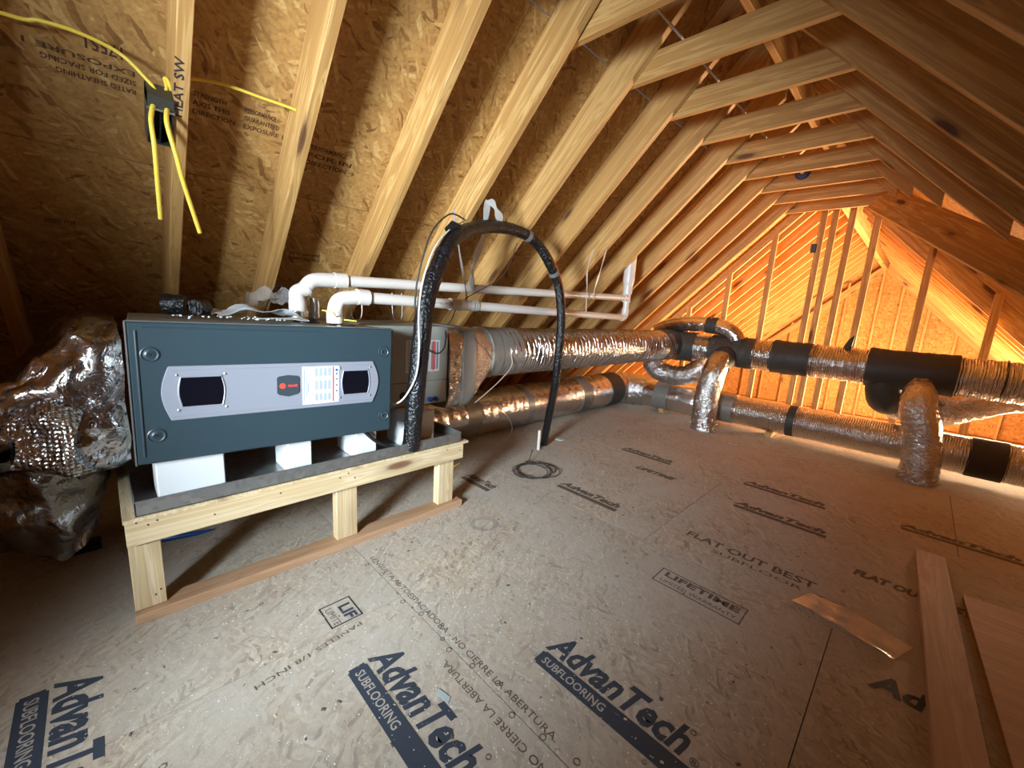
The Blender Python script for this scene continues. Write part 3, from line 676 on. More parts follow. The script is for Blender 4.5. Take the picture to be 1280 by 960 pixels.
for x in (-.735, .5): MB().tube([(x, Y5 + math.sin(2 * PI * k / 24) * R5 * 1.05, Z5 + math.cos(2 * PI * k / 24) * R5 * 1.05) for k in range(25)], .004, 6).build('hanger_strap', M['wire'], ux)
# short feed duct on top
te = empty('branch_duct', (-1.9, Y5 - .02, 1.1), label='short foil elbow duct on top of the crossing duct, behind the trunk end', cat='duct')
ep = spline([(-2.42, 5.05, 1.02), (-2.22, 5.02, 1.10), (-1.98, 5.0, 1.135), (-1.72, 5.0, 1.13), (-1.55, 5.0, 1.08), (-1.47, 5.01, .99), (-1.45, 5.02, .90)], 6)
MB().tube(ep, .088, 28, jit=ringy(.02, .06, 4)).build('jacket', M['foil_smooth'], te, smooth=True)
MB().tube(along((-1.80, 5.0, 1.133), (-1.68, 5.0, 1.125), 3), .093, 28).build('tape_band', M['tape_black'], te, smooth=True)
MB().tube(spline([(-1.46, 5.0, 1.00), (-1.45, 5.01, .95), (-1.45, 5.02, .90)], 3), .105, 28, jit=ringy(.03, .1)).build('tape_band', M['tape_black'], te, smooth=True)

# ------------------------------------------------------------ lower ducts
LX, LR = -2.84, .210
ld = empty('floor_trunk_duct', (LX, 3, 0), label='thick foil wrapped duct lying on the floor along the eave below the upper duct', cat='duct')
MB().tube(along((LX, .9, LR), (LX, 4.75, LR), 160), LR, 44, jit=ringy(.014, .11, 7)).build('jacket', M['foil_smooth'], ld, smooth=True)
for ya, yb in ((2.17, 2.33), (2.93, 3.03), (3.88, 4.06)):
    MB().tube(along((LX, ya, LR), (LX, yb, LR), 4), LR * 1.02, 44).build('tape_band', M['tape_grey'], ld, smooth=True)
MB().tube(along((LX, 4.50, LR), (LX, 4.78, LR), 4), LR * 1.03, 44).build('tape_band', M['tape_black'], ld, smooth=True)
MB().tube(spline([(LX, 4.7, LR), (LX + .03, 4.95, LR), (LX + .22, 5.09, LR), (LX + .48, 5.10, LR)], 6), [LR * .99] * 13 + [.205, .20, .195, .19, .185, .18], 40, jit=ringy(.03, .12, 8)).build('elbow', M['foil_crinkle'], ld, smooth=True)
lx = empty('floor_cross_duct', (-1, 5.08, 0), label='foil wrapped duct lying low along the floor in front of the stud wall', cat='duct')
Y6, Z6, R6 = 5.06, .205, .158
MB().tube(along((-2.45, 5.08, .205), (-1.60, Y6, Z6), 30), [.185] * 22 + [.182, .178, .174, .17, .168, .166, .164, .162, .160], 36, jit=ringy(.012, .1, 9)).build('jacket', M['foil_smooth'], lx, smooth=True)
MB().tube(along((-1.62, Y6, Z6), (1.35, Y6, Z6), 130), R6, 36, jit=ringy(.011, .07, 3)).build('jacket', M['foil'], lx, smooth=True)
for xa, xb, g in ((-2.30, -2.12, 1.19), (-1.62, -1.38, 1.05), (-.86, -.79, 1.03), (.425, .625, 1.05)):
    MB().tube(along((xa, Y6, Z6), (xb, Y6, Z6), 5), R6 * g, 36).build('tape_band', M['tape_grey'] if xa < -1 else M['tape_black'], lx, smooth=True)
for x in (-2.2, -1.0, .2, 1.1): MB().box((x - .03, Y6 - .1, 0), (x + .03, Y6 + .1, .052)).build('support_block', M['pine'], lx)
# flex connector between upper and lower trunks
fl = MB().tube(spline([(-2.28, 4.78, .74), (-2.30, 4.83, .58), (-2.12, 4.92, .50), (-1.90, 4.90, .54), (-1.74, 4.93, .66)], 9), .115, 28, jit=lambda s, th: .12 * noise.noise(Vector((s * 9, math.cos(th) * 2, math.sin(th) * 2))) + .03 * math.sin(s * 60))
fl.build('flex_duct', M['foil_crinkle'], smooth=True, label='crumpled foil flex duct slung under the trunk end at the corner', cat='duct')
# vertical boots
def boot(label, pts, rad, tops):
    e = empty('drop_duct', (pts[0][0], pts[0][1], 0), label=label, cat='duct', group='foil ducts dropping through the floor')
    MB().tube(spline(pts, 10), rad, 30, jit=lambda s, th: .10 * noise.noise(Vector((s * 7 + pts[0][0] * 9, math.cos(th) * 2.2, math.sin(th) * 2.2))) + .018 * math.sin(s * 130)).build('jacket', M['foil_crinkle'], e, smooth=True)
    mb = MB()
    for k in range(14):
        a = k * .55; r0 = rad[-1] if not isinstance(rad, float) else rad
        q = Vector(pts[0]); p = [q + Vector((math.cos(a) * rb_ * tops, math.sin(a) * rb_ * tops, .012 + .02 * ((k * 3) % 4) + zz)) for rb_, zz in ((.6, .03), (1.0, .012), (1.12, 0))]
        mb.tube(p, .012, 6)
    mb.build('skirt', M['foil_crinkle'], e, smooth=True)
    return e
boot('foil drop duct on the right, standing free below the black taped tee', [(.155, 4.62, .0), (.15, 4.62, .2), (.11, 4.62, .42), (.07, 4.63, .56), (.05, 4.68, .67), (.05, 4.84, .74)], [.122 - .0003 * k for k in range(41)] + [.11 - .002 * k for k in range(10)], .115)
boot('foil drop duct in the middle, left of the orange gap between the ducts', [(-1.55, 4.62, .0), (-1.56, 4.62, .2), (-1.56, 4.62, .42), (-1.53, 4.63, .60), (-1.53, 4.72, .73), (-1.53, 4.82, .78)], [.128 - .0003 * k for k in range(41)] + [.115 - .001 * k for k in range(10)], .12)
br = MB().tube(spline([(-.10, 5.25, .53), (.10, 5.24, .50), (.32, 5.30, .56), (.55, 5.42, .66), (.8, 5.6, .70)], 9), [.15 - .0012 * k for k in range(37)], 28, jit=lambda s, th: .12 * noise.noise(Vector((s * 8, math.cos(th) * 2, 5 + math.sin(th) * 2))) + .02 * math.sin(s * 110))
br.build('flex_branch_duct', M['foil_crinkle'], smooth=True, label='wrinkled foil flex branch leaving to the right behind the right drop duct', cat='duct')

# ------------------------------------------------------------ foil wrapped return box left of the furnace
rb = empty('return_box', (-2.2, -.2, .3), label='bulging return box wrapped in printed shiny foil at the left end of the furnace', cat='duct')
def bag_ring(t, n=64):
    y = .043 - t * .60; c = (-2.24 - .05 * t, .80 - .16 * t * t - .04 * t); hx = .315 + .03 * math.sin(t * 3) ; hz = .265 - .15 * max(0, min(1, (t - .22) / .25)) + .01 * math.sin(t * 14)
    return blend_ring(c, hx, hz, 4.5 - 2 * t, y, n)
rings = []
for i in range(34):
    t = i / 33; rg = bag_ring(t)
    rings.append([wr(wr(p, .05 * min(1, t * 4 + .15), 5, 2.), .028 * min(1, t * 4 + .3), 15, 6.) for p in rg])
loft(rings).build('foil_wrap', M['foil_bag'], rb, smooth=True, label='printed foil wrap')
rings = []
for i in range(26):
    t = i / 25; y = -.06 - .16 * t; c = (-2.20, .69 - .03 * t); rings.append([wr(wr(p, .06, 5, 9.), .02, 16, 3.) for p in blend_ring(c, .335 + .02 * math.sin(5 * t), .13 + .02 * math.sin(4 * t), 3, y, 48)])
loft(rings).build('bubble_wrap', M['foil_bubble'], rb, smooth=True, label='band of bubble textured foil')
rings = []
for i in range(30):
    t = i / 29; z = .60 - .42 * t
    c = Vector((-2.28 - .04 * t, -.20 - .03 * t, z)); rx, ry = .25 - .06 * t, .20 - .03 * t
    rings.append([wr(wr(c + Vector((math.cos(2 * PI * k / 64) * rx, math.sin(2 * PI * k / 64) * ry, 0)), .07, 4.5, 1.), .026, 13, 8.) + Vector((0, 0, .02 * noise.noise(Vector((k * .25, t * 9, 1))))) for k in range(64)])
loft(rings).build('lower_skirt', M['foil_shaded'], rb, smooth=True, label='crumpled foil skirt hanging below the wrap, shade painted into its colour')
# ------------------------------------------------------------ pvc pipes
def pipe(name, label, parts_):
    e = empty(name, parts_[0][1][0], label=label, cat='pipe', group='white plastic vent pipes of the furnace')
    for nm, pts, r, mat in parts_: MB().tube(pts, r, 24).build(nm, mat, e, smooth=True)
    return e
A0 = Vector((-2.15, .685, 1.084)); A1 = Vector((-2.15, .685, 1.185)); A2 = Vector((-2.15, .765, 1.268)); A3 = Vector((-2.15, .88, 1.278)); A4 = Vector((-2.13, 3.665, 1.353))
B0 = Vector((-1.97, .79, 1.080)); B1 = Vector((-1.97, .79, 1.135)); B2 = Vector((-1.97, .82, 1.186)); B3 = Vector((-1.972, .905, 1.202)); B4 = Vector((-2.13, 3.665, 1.164))
def hubs(p, d, r=.0365, l=.03): p = Vector(p); d = Vector(d).normalized(); return [p - d * l, p + d * l]
dA = (A4 - A3).normalized(); dB = (B4 - B3).normalized()
pipe('vent_pipe', 'upper white plastic pipe leaving the furnace top through two angled elbows', [
    ('riser', [A0, A1], .030, M['pvc']), ('pipe_run', [A3, A4 - Vector((0, .0, 0))], .0285, M['pvc']),
    ('elbow', spline([A1 - Vector((0, 0, .02)), A1 + Vector((0, 0, .02)), A1.lerp(A2, .45)], 5), .0355, M['pvc']),
    ('elbow', spline([A1.lerp(A2, .45), A2 + Vector((0, .0, 0)), A3 + dA * .02], 6), .0355, M['pvc']),
    ('hub', hubs(A1 + Vector((0, 0, -.045)), (0, 0, 1)), .039, M['pvc']), ('hub', hubs(A1.lerp(A2, .45), A2 - A1, l=.008), .0395, M['pvc']), ('hub', hubs(A3 + dA * .01, dA), .039, M['pvc']),
    ('hub', hubs(A4, dA, l=.03), .036, M['pvc']),
    ('rubber_clamp', hubs((-2.15, .685, 1.105), (0, 0, 1), l=.014), .045, M['metal'])])
pipe('vent_pipe', 'lower white plastic pipe leaving the furnace through one sweeping elbow', [
    ('riser', [B0, B1], .030, M['pvc']), ('pipe_run', [B3, B4], .0285, M['pvc']),
    ('elbow', spline([B1 - Vector((0, 0, .02)), B1 + Vector((0, .005, .02)), B2, B3, B3 + dB * .02], 5), .0345, M['pvc']),
    ('hub', hubs(B1 + Vector((0, 0, -.03)), (0, 0, 1)), .038, M['pvc']), ('hub', hubs(B3 + dB * .02, dB), .038, M['pvc']),
    ('hub', hubs(B3 + dB * .62, dB, l=.05), .034, M['pvc']),
    ('elbow', spline([B4 - dB * .03, B4 + dB * .01, B4 + Vector((0, .03, .03)), B4 + Vector((0, .035, .09))], 5), .034, M['pvc'])])
E0 = B4 + Vector((0, .035, .085)); E1 = Vector((-2.13, 3.70, 1.42))
pipe('vent_termination', 'white plastic vent fitting at the far pipe ends rising to the roof', [
    ('riser', [E0, E1], .0285, M['pvc']), ('tee', hubs((-2.13, 3.70, 1.353), (0, 0, 1), l=.045), .036, M['pvc']),
    ('adapter', [E1 - Vector((0, 0, .03)), E1 + Vector((0, 0, .05))], .045, M['pvc']),
    ('adapter_cone', [E1 + Vector((0, 0, .05)), E1 + Vector((0, 0, .09)), E1 + Vector((0, 0, .13))], [.045, .054, .056], M['pvc']),
    ('upper_tube', [E1 + Vector((0, 0, .12)), E1 + Vector((0, 0, .53))], .054, M['pvc'])])
text('PVC-1120 SCH 40 PIPE', tuple(B3 + dB * .30 + Vector((.0287, 0, -.004))), tuple(dB), (0, 0, 1), .014, M['ink_grey'], bpy.data.objects['vent_pipe.001'], 'lettering', width=.30)
# straps
def strap(label, pts, w_=.022, mat=M['strap'], wd=(0, 1, 0), group='straps holding up the pipes'):
    P = spline(pts, 6); W_ = Vector(wd).normalized() * w_ / 2; mb = MB(); V = []
    for i, p in enumerate(P):
        q = W_ * (.75 + .35 * math.sin(i * .9)); T = Vector((.0008, 0, 0)); V += [p - q - T, p + q - T, p + q + T, p - q + T]
    F = []
    for i in range(len(P) - 1):
        a = i * 4; F += [(a + k, a + (k + 1) % 4, a + 4 + (k + 1) % 4, a + 4 + k) for k in range(4)]
    F += [(0, 1, 2, 3), (len(V) - 4, len(V) - 1, len(V) - 2, len(V) - 3)]
    return mb.add(V, F).build('hanger_strap', mat, smooth=True, org=pts[0], label=label, cat='strap', group=group)
strap('wide white strap from the rafter down to the upper pipe, inside the hose arch', [(-1.955, 1.69, 1.81), (-2.02, 1.72, 1.62), (-2.08, 1.70, 1.42), (-2.105, 1.72, 1.31), (-2.115, 1.76, 1.275)], .045)
strap('white strap looped over the top of the black hose arch', [(-1.955, 1.70, 1.815), (-1.93, 1.74, 1.76), (-1.95, 1.80, 1.70), (-2.0, 1.84, 1.675)], .05, wd=(.2, 1, .5))
strap('thin white strap hanging from the rafter to the lower pipe near the hose', [(-2.03, 1.50, 1.73), (-2.04, 1.56, 1.5), (-2.02, 1.60, 1.3), (-2.02, 1.62, 1.17)], .016)
strap('white strap from the rafter to the upper pipe near its far end', [(-2.04, 3.12, 1.73), (-2.06, 3.09, 1.55), (-2.085, 3.07, 1.40), (-2.085, 3.06, 1.31)], .02)
strap('white strap hanging beside the far strap, holding the lower pipe', [(-2.04, 2.93, 1.70), (-2.06, 2.90, 1.55), (-2.075, 2.94, 1.38), (-2.068, 2.95, 1.15)], .018)
mb = MB()
for k in range(3): mb.lathe([(.0315, -.006), (.034, -.006), (.034, .006), (.0315, .006)], B3 + dB * (.74 + .02 * k), dB, 20, True)
mb.build('pipe_clamp', M['strap'], org=(-2.05, 1.7, 1.19), label='clear plastic clamp rings around the lower pipe left of the coupling', cat='clamp')

# ------------------------------------------------------------ insulated line set
ls = empty('insulated_hose', (-1.79, 1.12, .44), label='thick black insulated refrigerant hose arching up and over both white pipes', cat='hose')
hp = [(-1.838, 1.128, .425), (-1.80, 1.125, .70), (-1.79, 1.142, .95), (-1.80, 1.177, 1.188), (-1.82, 1.245, 1.352), (-1.86, 1.369, 1.53), (-1.92, 1.549, 1.620), (-1.96, 1.77, 1.675),
      (-1.96, 1.98, 1.679), (-1.96, 2.155, 1.63), (-1.95, 2.286, 1.513), (-1.96, 2.42, 1.355), (-1.94, 2.455, 1.125), (-1.945, 2.462, .883), (-2.0, 2.522, .62), (-2.12, 2.622, .314), (-2.245, 2.735, .0)]
HP = spline(hp, 10); nh = len(HP)
MB().tube(HP, [.046 - .014 * min(1, max(0, (i / nh - .15) / .5)) for i in range(nh)], 24, jit=lambda s, th: .05 * noise.noise(Vector((s * 14, math.cos(th) * 1.5, math.sin(th) * 1.5))) + .02 * math.sin(s * 90)).build('insulation', M['rubber'], ls, smooth=True)
MB().tube([p + Vector((.012, .026 + .004 * math.sin(i * .3), .012)) for i, p in enumerate(HP[76:118])], .010, 8).build('copper_line', M['copper'], ls, smooth=True, label='bare copper line seen through the split')
for i in (84, 104, 45): MB().tube([HP[i] - (HP[i + 1] - HP[i]).normalized() * .014, HP[i] + (HP[i + 1] - HP[i]).normalized() * .014], .039 if i > 50 else .045, 20).build('tape_ring', M['tape_grey'] if i > 50 else M['black'], ls, smooth=True)
cp = HP[52]; MB().tube([cp + Vector((.0, -.05, .02)), cp + Vector((0, -.02, .055)), cp + Vector((0, .02, .045))], .022, 14).build('capped_end', M['black'], ls, smooth=True)
MB().tube(spline([(-1.86, .86, .575), (-1.83, .93, .50), (-1.82, 1.02, .455), (-1.835, 1.10, .447)], 6), .0095, 12).build('condensate_hose', M['black'], smooth=True, org=(-1.84, 1.0, .45), label='thin black drain hose curving from under the furnace to the thick hose foot', cat='hose')
MB().tube([(-2.19, 2.60, 0), (-2.19, 2.60, .175)], .013, 16).build('pipe_stub', M['pvc'], smooth=True, org=(-2.19, 2.60, 0), label='short white plastic pipe stub standing out of the floor beside the hose end', cat='pipe')
# thermostat wire over the hose
def wire(name, label, pts, r, mat, cat='wire', n=8, **kw):
    return MB().tube(spline(pts, n), r, 8).build(name, mat, smooth=True, org=pts[0], label=label, cat=cat, **kw)
wire('control_wire', 'pale wire running down the front of the thick black hose to the coil cabinet', [(-1.94, 1.52, 1.667), (-1.86, 1.36, 1.585), (-1.80, 1.23, 1.48), (-1.76, 1.15, 1.36), (-1.745, 1.11, 1.24), (-1.735, 1.095, 1.12), (-1.735, 1.10, .957), (-1.75, 1.09, .82), (-1.80, 1.04, .70), (-1.88, 1.0, .685), (-1.985, 1.04, .70)], .0045, M['whitecord'])
wire('control_wire', 'dark brown wire bowed out above the left side of the hose arch', [(-1.93, 1.50, 1.665), (-1.87, 1.36, 1.66), (-1.82, 1.22, 1.55), (-1.80, 1.15, 1.40), (-1.80, 1.12, 1.27), (-1.78, 1.10, 1.16)], .0045, M['wire'])
wire('thin_wire', 'thin dark wire draped across both white pipes inside the hose arch', [(-2.02, 2.02, 1.62), (-2.0, 1.93, 1.45), (-1.985, 1.826, 1.36), (-2.0, 1.72, 1.30), (-2.01, 1.60, 1.235), (-2.01, 1.53, 1.17), (-2.0, 1.48, 1.094), (-2.03, 1.46, 1.066)], .003, M['wire'])
wire('thin_wire', 'short dark wire sticking out of the foil reducer', [(-1.985, 1.66, .99), (-1.955, 1.72, .93), (-1.945, 1.78, .86)], .003, M['wire'])
wire('thin_wire', 'tan wire hanging from the upper duct down across the lower duct to the floor', [(-2.02, 2.01, .90), (-2.0, 2.02, .80), (-2.0, 1.90, .69), (-2.0, 1.70, .57)], .003, M['copper_wire'])
wire('thin_wire', 'looping tan wire lying against the lower duct and touching the floor', [(-2.63, 2.30, .37), (-2.57, 2.42, .36), (-2.54, 2.55, .22), (-2.52, 2.60, .10), (-2.50, 2.50, .01), (-2.5, 2.38, .004)], .003, M['copper_wire'])
wire('control_wire', 'dark wire bundle looping from the coil cabinet top to its rating label', [(-1.985, 1.30, .94), (-1.96, 1.36, .91), (-1.96, 1.41, .94), (-1.98, 1.435, 1.0), (-2.0, 1.44, 1.05)], .004, M['wire'])
# coil of wire on the floor
pts = []
for k in range(150):
    a = 2 * PI * k / 34 + .4; r_ = .145 + .035 * math.sin(k * .21) ; pts.append((-1.90 + r_ * .95 * math.cos(a) + .02 * math.sin(k * .11), 2.20 + r_ * 1.0 * math.sin(a) + .03 * math.cos(k * .09), .006 + .006 * (k % 5 == 0) + .0001 * k))
pts += [(-2.02, 2.30, .03), (-2.05, 2.36, .09), (-2.08, 2.40, .06)]
MB().tube(spline(pts, 2), .0032, 6).build('wire_coil', M['wire'], smooth=True, org=(-1.9, 2.2, 0), label='loose coil of dark wire lying on the floor near the hose end', cat='wire')

# ------------------------------------------------------------ switch box and yellow cables on the first rafter
def on_l(x, off=0.): return Vector((x + off * S2, 0, x + KL - off * S2))
jb = empty('switch_box', (-2.01, .215, 1.755), label='open dark grey plastic switch box nailed to the lettered rafter', cat='box')
mb = MB()
ax, ay, az = Vector((S2, 0, S2)), Vector((0, 1, 0)), Vector((S2, 0, -S2))   # up the slope, along the room, into the room
Rb = Matrix((ax, ay, az)).transposed()
def jbox(lo, hi, mat, name): 
    mb = MB().box(lo, hi); mb.v = [Rb @ p + Vector((-2.005, .213, 1.765)) for p in mb.v]; return mb.build(name, mat, jb)
jbox((-.088, -.034, -.068), (.083, .036, -.064), M['grey_box'], 'box_back')
jbox((-.088, -.034, -.066), (.083, -.031, .008), M['grey_box'], 'box_side'); jbox((-.088, .033, -.066), (.083, .036, .008), M['grey_box'], 'box_side')
jbox((-.088, -.034, -.066), (-.085, .036, .008), M['grey_box'], 'box_end'); jbox((.045, -.034, -.066), (.083, .036, .010), M['grey_box'], 'box_end')
jbox((.038, -.036, -.02), (.045, .038, .016), M['steel_edge'], 'box_lip'); jbox((-.084, .0, -.05), (.04, .003, .004), M['black'], 'divider')
rf = near_l[2]
mw = Matrix(rf.matrix_local); 
text('HEAT SW', tuple(Vector((-1.985, .272, KL - 1.985))), (S2, 0, S2), (0, -1, 0), .036, M['ink'], roof, 'handwriting', width=.195, lift=.0015, bold=.0005)
def cable(label, pts, r=.0058): return wire('electrical_cable', label, pts, r, M['yellow'], 'cable', 10)
cable('yellow cable arching across the leftmost bay to the switch box', [(-2.03, -.50, 1.94), (-2.015, -.123, 1.935), (-2.0, -.045, 1.945), (-1.995, .038, 1.947), (-2.0, .127, 1.93), (-1.985, .19, 1.87), (-1.975, .205, 1.845)])
cable('yellow cable loop rising behind the switch box', [(-1.98, .232, 1.82), (-1.99, .245, 1.85), (-1.99, .244, 1.89), (-2.0, .235, 1.90), (-1.985, .235, 1.86), (-1.985, .20, 1.82)])
cable('yellow cable crossing the second bay behind the lettered rafter', [(-2.08, .245, 1.92), (-2.06, .30, 1.945), (-2.02, .407, 1.955), (-2.005, .539, 1.95), (-1.995, .658, 1.945), (-2.0, .664, 1.93)])
cable('left of the two yellow cable tails hanging from the switch box', [(-1.97, .196, 1.80), (-1.945, .183, 1.74), (-1.95, .186, 1.66), (-2.0, .19, 1.56), (-2.06, .195, 1.44)], .0075)
cable('right of the two yellow cable tails hanging from the switch box, the longer one', [(-1.97, .232, 1.80), (-1.94, .224, 1.74), (-1.955, .243, 1.65), (-1.99, .262, 1.57), (-2.06, .31, 1.41)], .0075)
# stamps on the roof sheathing
def stamp(x, y, lines, size, rev=True, ang=0., wd=.3):
    n_ = Vector((S2, 0, -S2)); o_ = Vector((x, y, x + KLS)) + n_ * .001
    xd, yd = (Vector((0, 1, 0)), Vector((S2, 0, S2)))
    if rev: xd, yd = -xd, -yd
    # lettering faces into the room: x cross y must point along n_
    if xd.cross(yd).dot(n_) < 0: xd = -xd
    for i, l in enumerate(lines):
        text(l, tuple(o_ - yd * (i * size * 1.3)), tuple(xd), tuple(yd), size, M['ink_brown'], roof, 'stamp', lift=.0, width=wd * (.75 + .25 * ((i * 7) % 3) / 2), bold=size * .02)
stamp(-2.065, .145, ['17551'], .055, True, wd=.12)
stamp(-2.155, .17, ['RATED SHEATHING', 'SIZED FOR SPACING', 'EXPOSURE 1'], .024, True, wd=.26)
stamp(-2.12, .33, ['STRENGTH', 'AXIS THIS', 'DIRECTION'], .026, False, wd=.14)
stamp(-2.12, .50, ['PERFORMANCE', 'GUARANTEED', 'EXPOSURE 1'], .026, False, wd=.15)
stamp(-2.17, .76, ['PERFORMANCE', 'FOR IN', 'DIRECTION \u2192'], .030, False, wd=.24)
stamp(-2.62, .80, ['RATED SHEATHING', 'EXPOSURE 1'], .026, False, wd=.22)
stamp(-2.61, -.12, ['SIZED FOR'], .026, False, wd=.12)
mb = MB()
for k in range(26):
    y = rnd.uniform(-.2, 1.6); x = rnd.uniform(-2.9, -1.5); n_ = Vector((S2, 0, -S2)); a = rnd.uniform(0, PI)
    p = Vector((x, y, x + KLS)) + n_ * .004; d = (Vector((0, 1, 0)) * math.cos(a) + Vector((S2, 0, S2)) * math.sin(a)) * .012
    mb.tube([p - d, p + d * .9 + n_ * .012], .0013, 5)
mb.build('nail', M['wire'], roof, kind='stuff')

# ------------------------------------------------------------ small things on the furnace top
ZT = FO.z + FH * FK + .003
MB().tube(along((-2.200, .195, ZT + .044), (-2.170, .262, ZT + .040), 4), .042, 20, jit=ringy(.03, .05)).build('foam_ring', M['rubber'], smooth=True, org=(-2.190, .21, ZT), label='left black foam pipe sleeve on the furnace top', cat='pipe sleeve')
MB().tube(along((-2.140, .285, ZT + .034), (-2.180, .325, ZT + .036), 4), .033, 20, jit=ringy(.03, .05)).build('foam_ring', M['rubber'], smooth=True, org=(-2.160, .3, ZT), label='right black foam pipe sleeve on the furnace top, beside a larger one', cat='pipe sleeve')
def sheet(name, label, cat, c, u, v, nu, nv, amp, mat, th=.001):
    c, u, v = Vector(c), Vector(u), Vector(v); T = []
    for s in (0, 1):
        for i in range(nu + 1):
            for j in range(nv + 1):
                p = c + u * (i / nu - .5) + v * (j / nv - .5)
                p.z += abs(noise.noise(p * 11)) * amp + amp * .5 * math.sin(PI * i / nu) + s * th; T.append(p)
    n = (nu + 1) * (nv + 1); F = []
    for i in range(nu):
        for j in range(nv):
            a = i * (nv + 1) + j; q = (a, a + 1, a + nv + 2, a + nv + 1); F.append(q[::-1]); F.append(tuple(k + n for k in q))
    ed = [i * (nv + 1) for i in range(nu + 1)] + [nu * (nv + 1) + j for j in range(1, nv + 1)] + [i * (nv + 1) + nv for i in range(nu - 1, -1, -1)] + [j for j in range(nv - 1, 0, -1)]
    for k in range(len(ed)): a, b_ = ed[k], ed[(k + 1) % len(ed)]; F.append((a, b_, b_ + n, a + n))
    return MB().add(T, F).build(name, mat, smooth=True, org=c, label=label, cat=cat)
sheet('paper_manual', 'curled white paper sheets on the furnace top left of the pipe elbow', 'paper', (-2.140, .50, ZT + .004), (.0, .30, .004), (.16, .03, 0), 14, 6, .045, M['white_print'])
sheet('paper_manual', 'flat white paper under the curled sheet on the furnace top', 'paper', (-1.9600, .56, ZT + .001), (.03, .20, .0), (.10, -.02, 0), 6, 4, .012, M['white_print'])
sheet('plastic_bag', 'crumpled clear plastic bag on the furnace top behind the papers', 'bag', (-2.260, .60, ZT + .01), (.05, .22, .0), (.14, .02, .06), 14, 8, .12, M['bag'])
MB().tube([(-2.200, .78, ZT), (-2.200, .78, ZT + .10)], .022, 16).build('metal_can', M['metal'], smooth=True, org=(-2.200, .78, ZT), label='small silver can between the two pipe elbows', cat='can')
MB().tube([(-2.220, .90, ZT), (-2.220, .90, ZT + .085)], .030, 16).build('metal_cup', M['metal'], smooth=True, org=(-2.220, .9, ZT), label='wider shiny metal cup right of the silver can', cat='can')
wire('thin_wire', 'thin yellow wire lying between the two pipe elbows on the furnace top', [(-1.9500, .725, ZT + .05), (-1.8800, .745, ZT + .042), (-1.960, .80, ZT + .014), (-1.930, .84, ZT + .008), (-1.920, .87, ZT + .005)], .003, M['yellow'])
wire('black_strap', 'black cable loop poking up from the furnace top behind the papers', [(-2.240, .56, ZT + .01), (-2.260, .60, ZT + .10), (-2.270, .64, ZT + .15), (-2.270, .68, ZT + .11), (-2.260, .69, ZT + .02)], .004, M['black'], 'cable')
for y, lab in ((1.02, 'left U shaped metal hanger rod above the coil cabinet'), (1.28, 'right U shaped metal hanger rod above the coil cabinet')):
    wire('hanger_rod', lab, [(-2.33, y, 1.24), (-2.32, y, 1.12), (-2.32, y + .015, 1.075), (-2.32, y + .05, 1.075), (-2.32, y + .065, 1.12), (-2.33, y + .065, 1.24)], .004, M['metal'], 'rod')
mb = MB()
for k in range(40):
    x = rnd.uniform(-2.1, -1.86); y = rnd.uniform(.2, .55); s = rnd.uniform(.002, .005); mb.box((x, y, ZT + .004), (x + s, y + s * 1.6, ZT + .004 + s))
mb.build('debris', M['foam'], kind='stuff', label='pale crumbs scattered on the furnace top', cat='debris')
# blue plastic ring box in the ties, box on the stud
bx = empty('ceiling_box', (-1.03, Y0 + 5 * DY + .02, 2.5), label='round blue electrical box fixed under a collar tie near the ridge', cat='box')
MB().lathe([(.055, 0), (.06, .004), (.05, .03), (.05, .045), (.0, .045)], (-1.03, Y0 + 5 * DY + .02, 2.545), (.1, -1, -.1), 20).build('box_body', M['blue'], bx, smooth=True)
MB().lathe([(.018, .045), (.018, .052), (.004, .054)], (-1.03, Y0 + 5 * DY + .02, 2.545), (.1, -1, -.1), 12).build('box_plug', M['metal'], bx)
MB().tube(spline([(-.50, 4.99, 1.0), (-.49, 4.99, 1.05), (-.475, 4.99, 1.10), (-.465, 5.0, 1.125)], 4), [.032, .031, .03, .028, .025, .023, .021, .018, .015, .012, .010, .008, .006], 10).build('tape_end', M['tape_black'], smooth=True, org=(-.5, 5.0, 1.0), label='pointed dark scrap of tape standing up on the crossing duct', cat='tape')

# ------------------------------------------------------------ floor things on the right
bdm = member('loose_board', (.222, 3.06, .019), (.30, .95, .019), .115, .038, (0, 0, 1), M['pine_plate'])
setp(bdm, 'long reddish pine board lying on the floor at the right edge', 'board')
me = MB(); me.prism([(.33, 2.72, .002), (.50, 2.74, .002), (.53, 2.62, .002), (.60, 2.52, .002), (1.5, 2.2, .002), (1.4, .9, .002), (.425, .9, .002)], (0, 0, .018))
me.build('plywood_sheet', M['ply'], org=(.6, 1.8, 0), label='orange brown wood panel on the floor right of the long board', cat='board')
MB().tube(spline([(.62, 2.47, .03), (.60, 2.40, .05), (.64, 2.30, .05), (.66, 2.2, .03)], 5), .028, 12, jit=ringy(.1, .05)).build('glove', M['black'], smooth=True, org=(.62, 2.4, .02), label='black rag or glove on the wood panel at the right edge', cat='glove')
sheet('plastic_sheet', 'crumpled clear plastic wrap on the floor beside the long board', 'plastic wrap', (-.02, 2.08, .002), (.34, -.08, 0), (.05, .14, 0), 16, 8, .02, M['bag'])
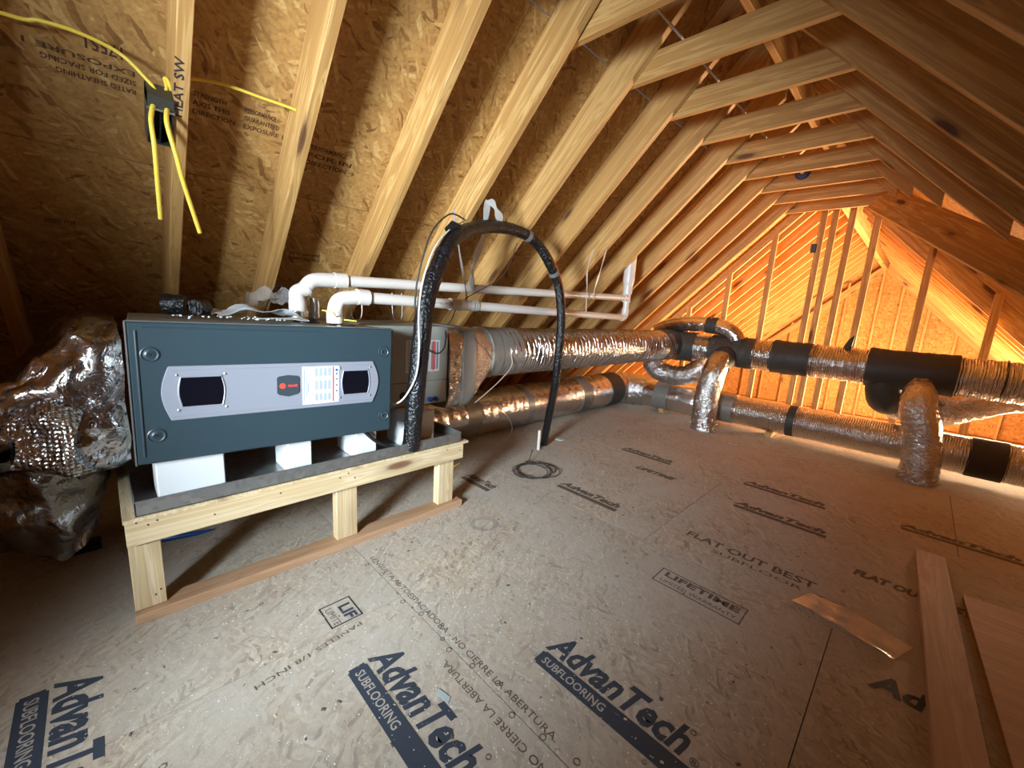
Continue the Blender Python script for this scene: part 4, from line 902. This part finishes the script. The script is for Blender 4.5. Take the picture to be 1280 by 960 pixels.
# blue tool and yellow bit by the stand
bt = MB(); bt.tube([(-2.46, .04, .012), (-2.40, .10, .012), (-2.36, .25, .010), (-2.36, .32, .006)], [.014, .016, .010, .004], 10)
bt.build('marker', M['blue'], smooth=True, org=(-2.4, .15, 0), label='blue pointed plastic tool lying on the floor under the stand', cat='tool')
MB().tube(spline([(-2.30, 1.72, .006), (-2.31, 1.80, .008), (-2.335, 1.86, .006)], 4), .007, 8).build('cable_scrap', M['yellow'], smooth=True, org=(-2.3, 1.8, 0), label='yellow cable scrap on the floor behind the right stand leg', cat='cable')
MB().lathe([(.055, 0), (.075, 0), (.075, .003), (.055, .003)], (-1.55, 1.42, .0015), (0, 0, 1), 30, True).build('plastic_ring', M['bag'], smooth=True, org=(-1.55, 1.42, 0), label='clear plastic ring lying on the floor in front of the stand', cat='ring')
MB().lathe([(.0, 0), (.11, 0), (.11, .004), (.0, .004)], (-1.18, 4.42, .001), (0, 0, 1), 30).build('round_cutout', M['osb_floor'], org=(-1.18, 4.42, 0), label='round wooden cutout disc on the floor by the middle drop duct', cat='disc')
MB().box((-2.30, 2.95, .0005), (-2.22, 3.0, .006)).build('paper_scrap', M['white_print'], org=(-2.26, 2.97, 0), label='small white paper scrap on the floor beyond the hose end', cat='paper')
sheet('paper_scrap', 'pale blue-white scrap of paper on the floor beside the dark lettering at the bottom edge', 'paper', (-.86, .655, .001), (.05, .01, 0), (-.01, .018, 0), 3, 2, .002, plain('pale_scrap', (.42, .48, .48), .7))
MB().prism([(-.565, .52, .0005), (-.53, .50, .0005), (-.525, .57, .0005)], (0, 0, .002)).build('tape_scrap', M['blue'], org=(-.54, .52, 0), label='small bright blue scrap at the bottom edge of the floor lettering', cat='scrap')
MB().box((-2.56, -.20, .0), (-2.48, -.08, .035)).build('tool_case', M['black'], bevel=.006, org=(-2.46, -.54, 0), label='small black case lying in the dark corner below the foil wrap', cat='case')
# sawdust and foam beads
def chips(n, x0, x1, y0, y1, smin, smax, mat, dens, name, label):
    mb = MB(); k = 0
    while k < n:
        x = rnd.uniform(x0, x1); y = rnd.uniform(y0, y1)
        if rnd.random() > dens(x, y): continue
        a = rnd.uniform(0, PI); s = rnd.uniform(smin, smax); t = s * rnd.uniform(.3, .8); ca, sa = math.cos(a), math.sin(a); z = .0006; h = s * .25
        q = [(x + ca * u_ * s - sa * v_ * t, y + sa * u_ * s + ca * v_ * t, z) for u_, v_ in ((-1, -1), (1, -1), (1, 1), (-1, 1))]
        mb.add(q + [(x, y, z + h)], [(0, 1, 4), (1, 2, 4), (2, 3, 4), (3, 0, 4), (3, 2, 1, 0)]); k += 1
    mb.build(name, mat, kind='stuff', label=label, cat='debris')
ed = lambda x, y: .25 + 1.6 * math.exp(-((x + 1.74) / .07) ** 2) * (y < 1.6) * (y > .1) + .6 * math.exp(-((x + 1.2) ** 2 + (y - 1.2) ** 2) / .3)
chips(4800, -2.1, .1, -.2, 3.0, .0009, .0034, M['foam'], ed, 'foam_beads', 'white foam beads and dust scattered over the floor panels')
chips(700, -1.9, .4, -.2, 3.5, .002, .007, plain('wood_chip', (.55, .42, .28), .8), lambda x, y: .6, 'wood_chips', 'pale wood chips scattered over the floor panels')
chips(120, -1.7, .1, -.2, 3.0, .003, .008, M['ink_soft'], lambda x, y: .6, 'dark_chips', 'dark flakes and marks scattered over the floor panels')
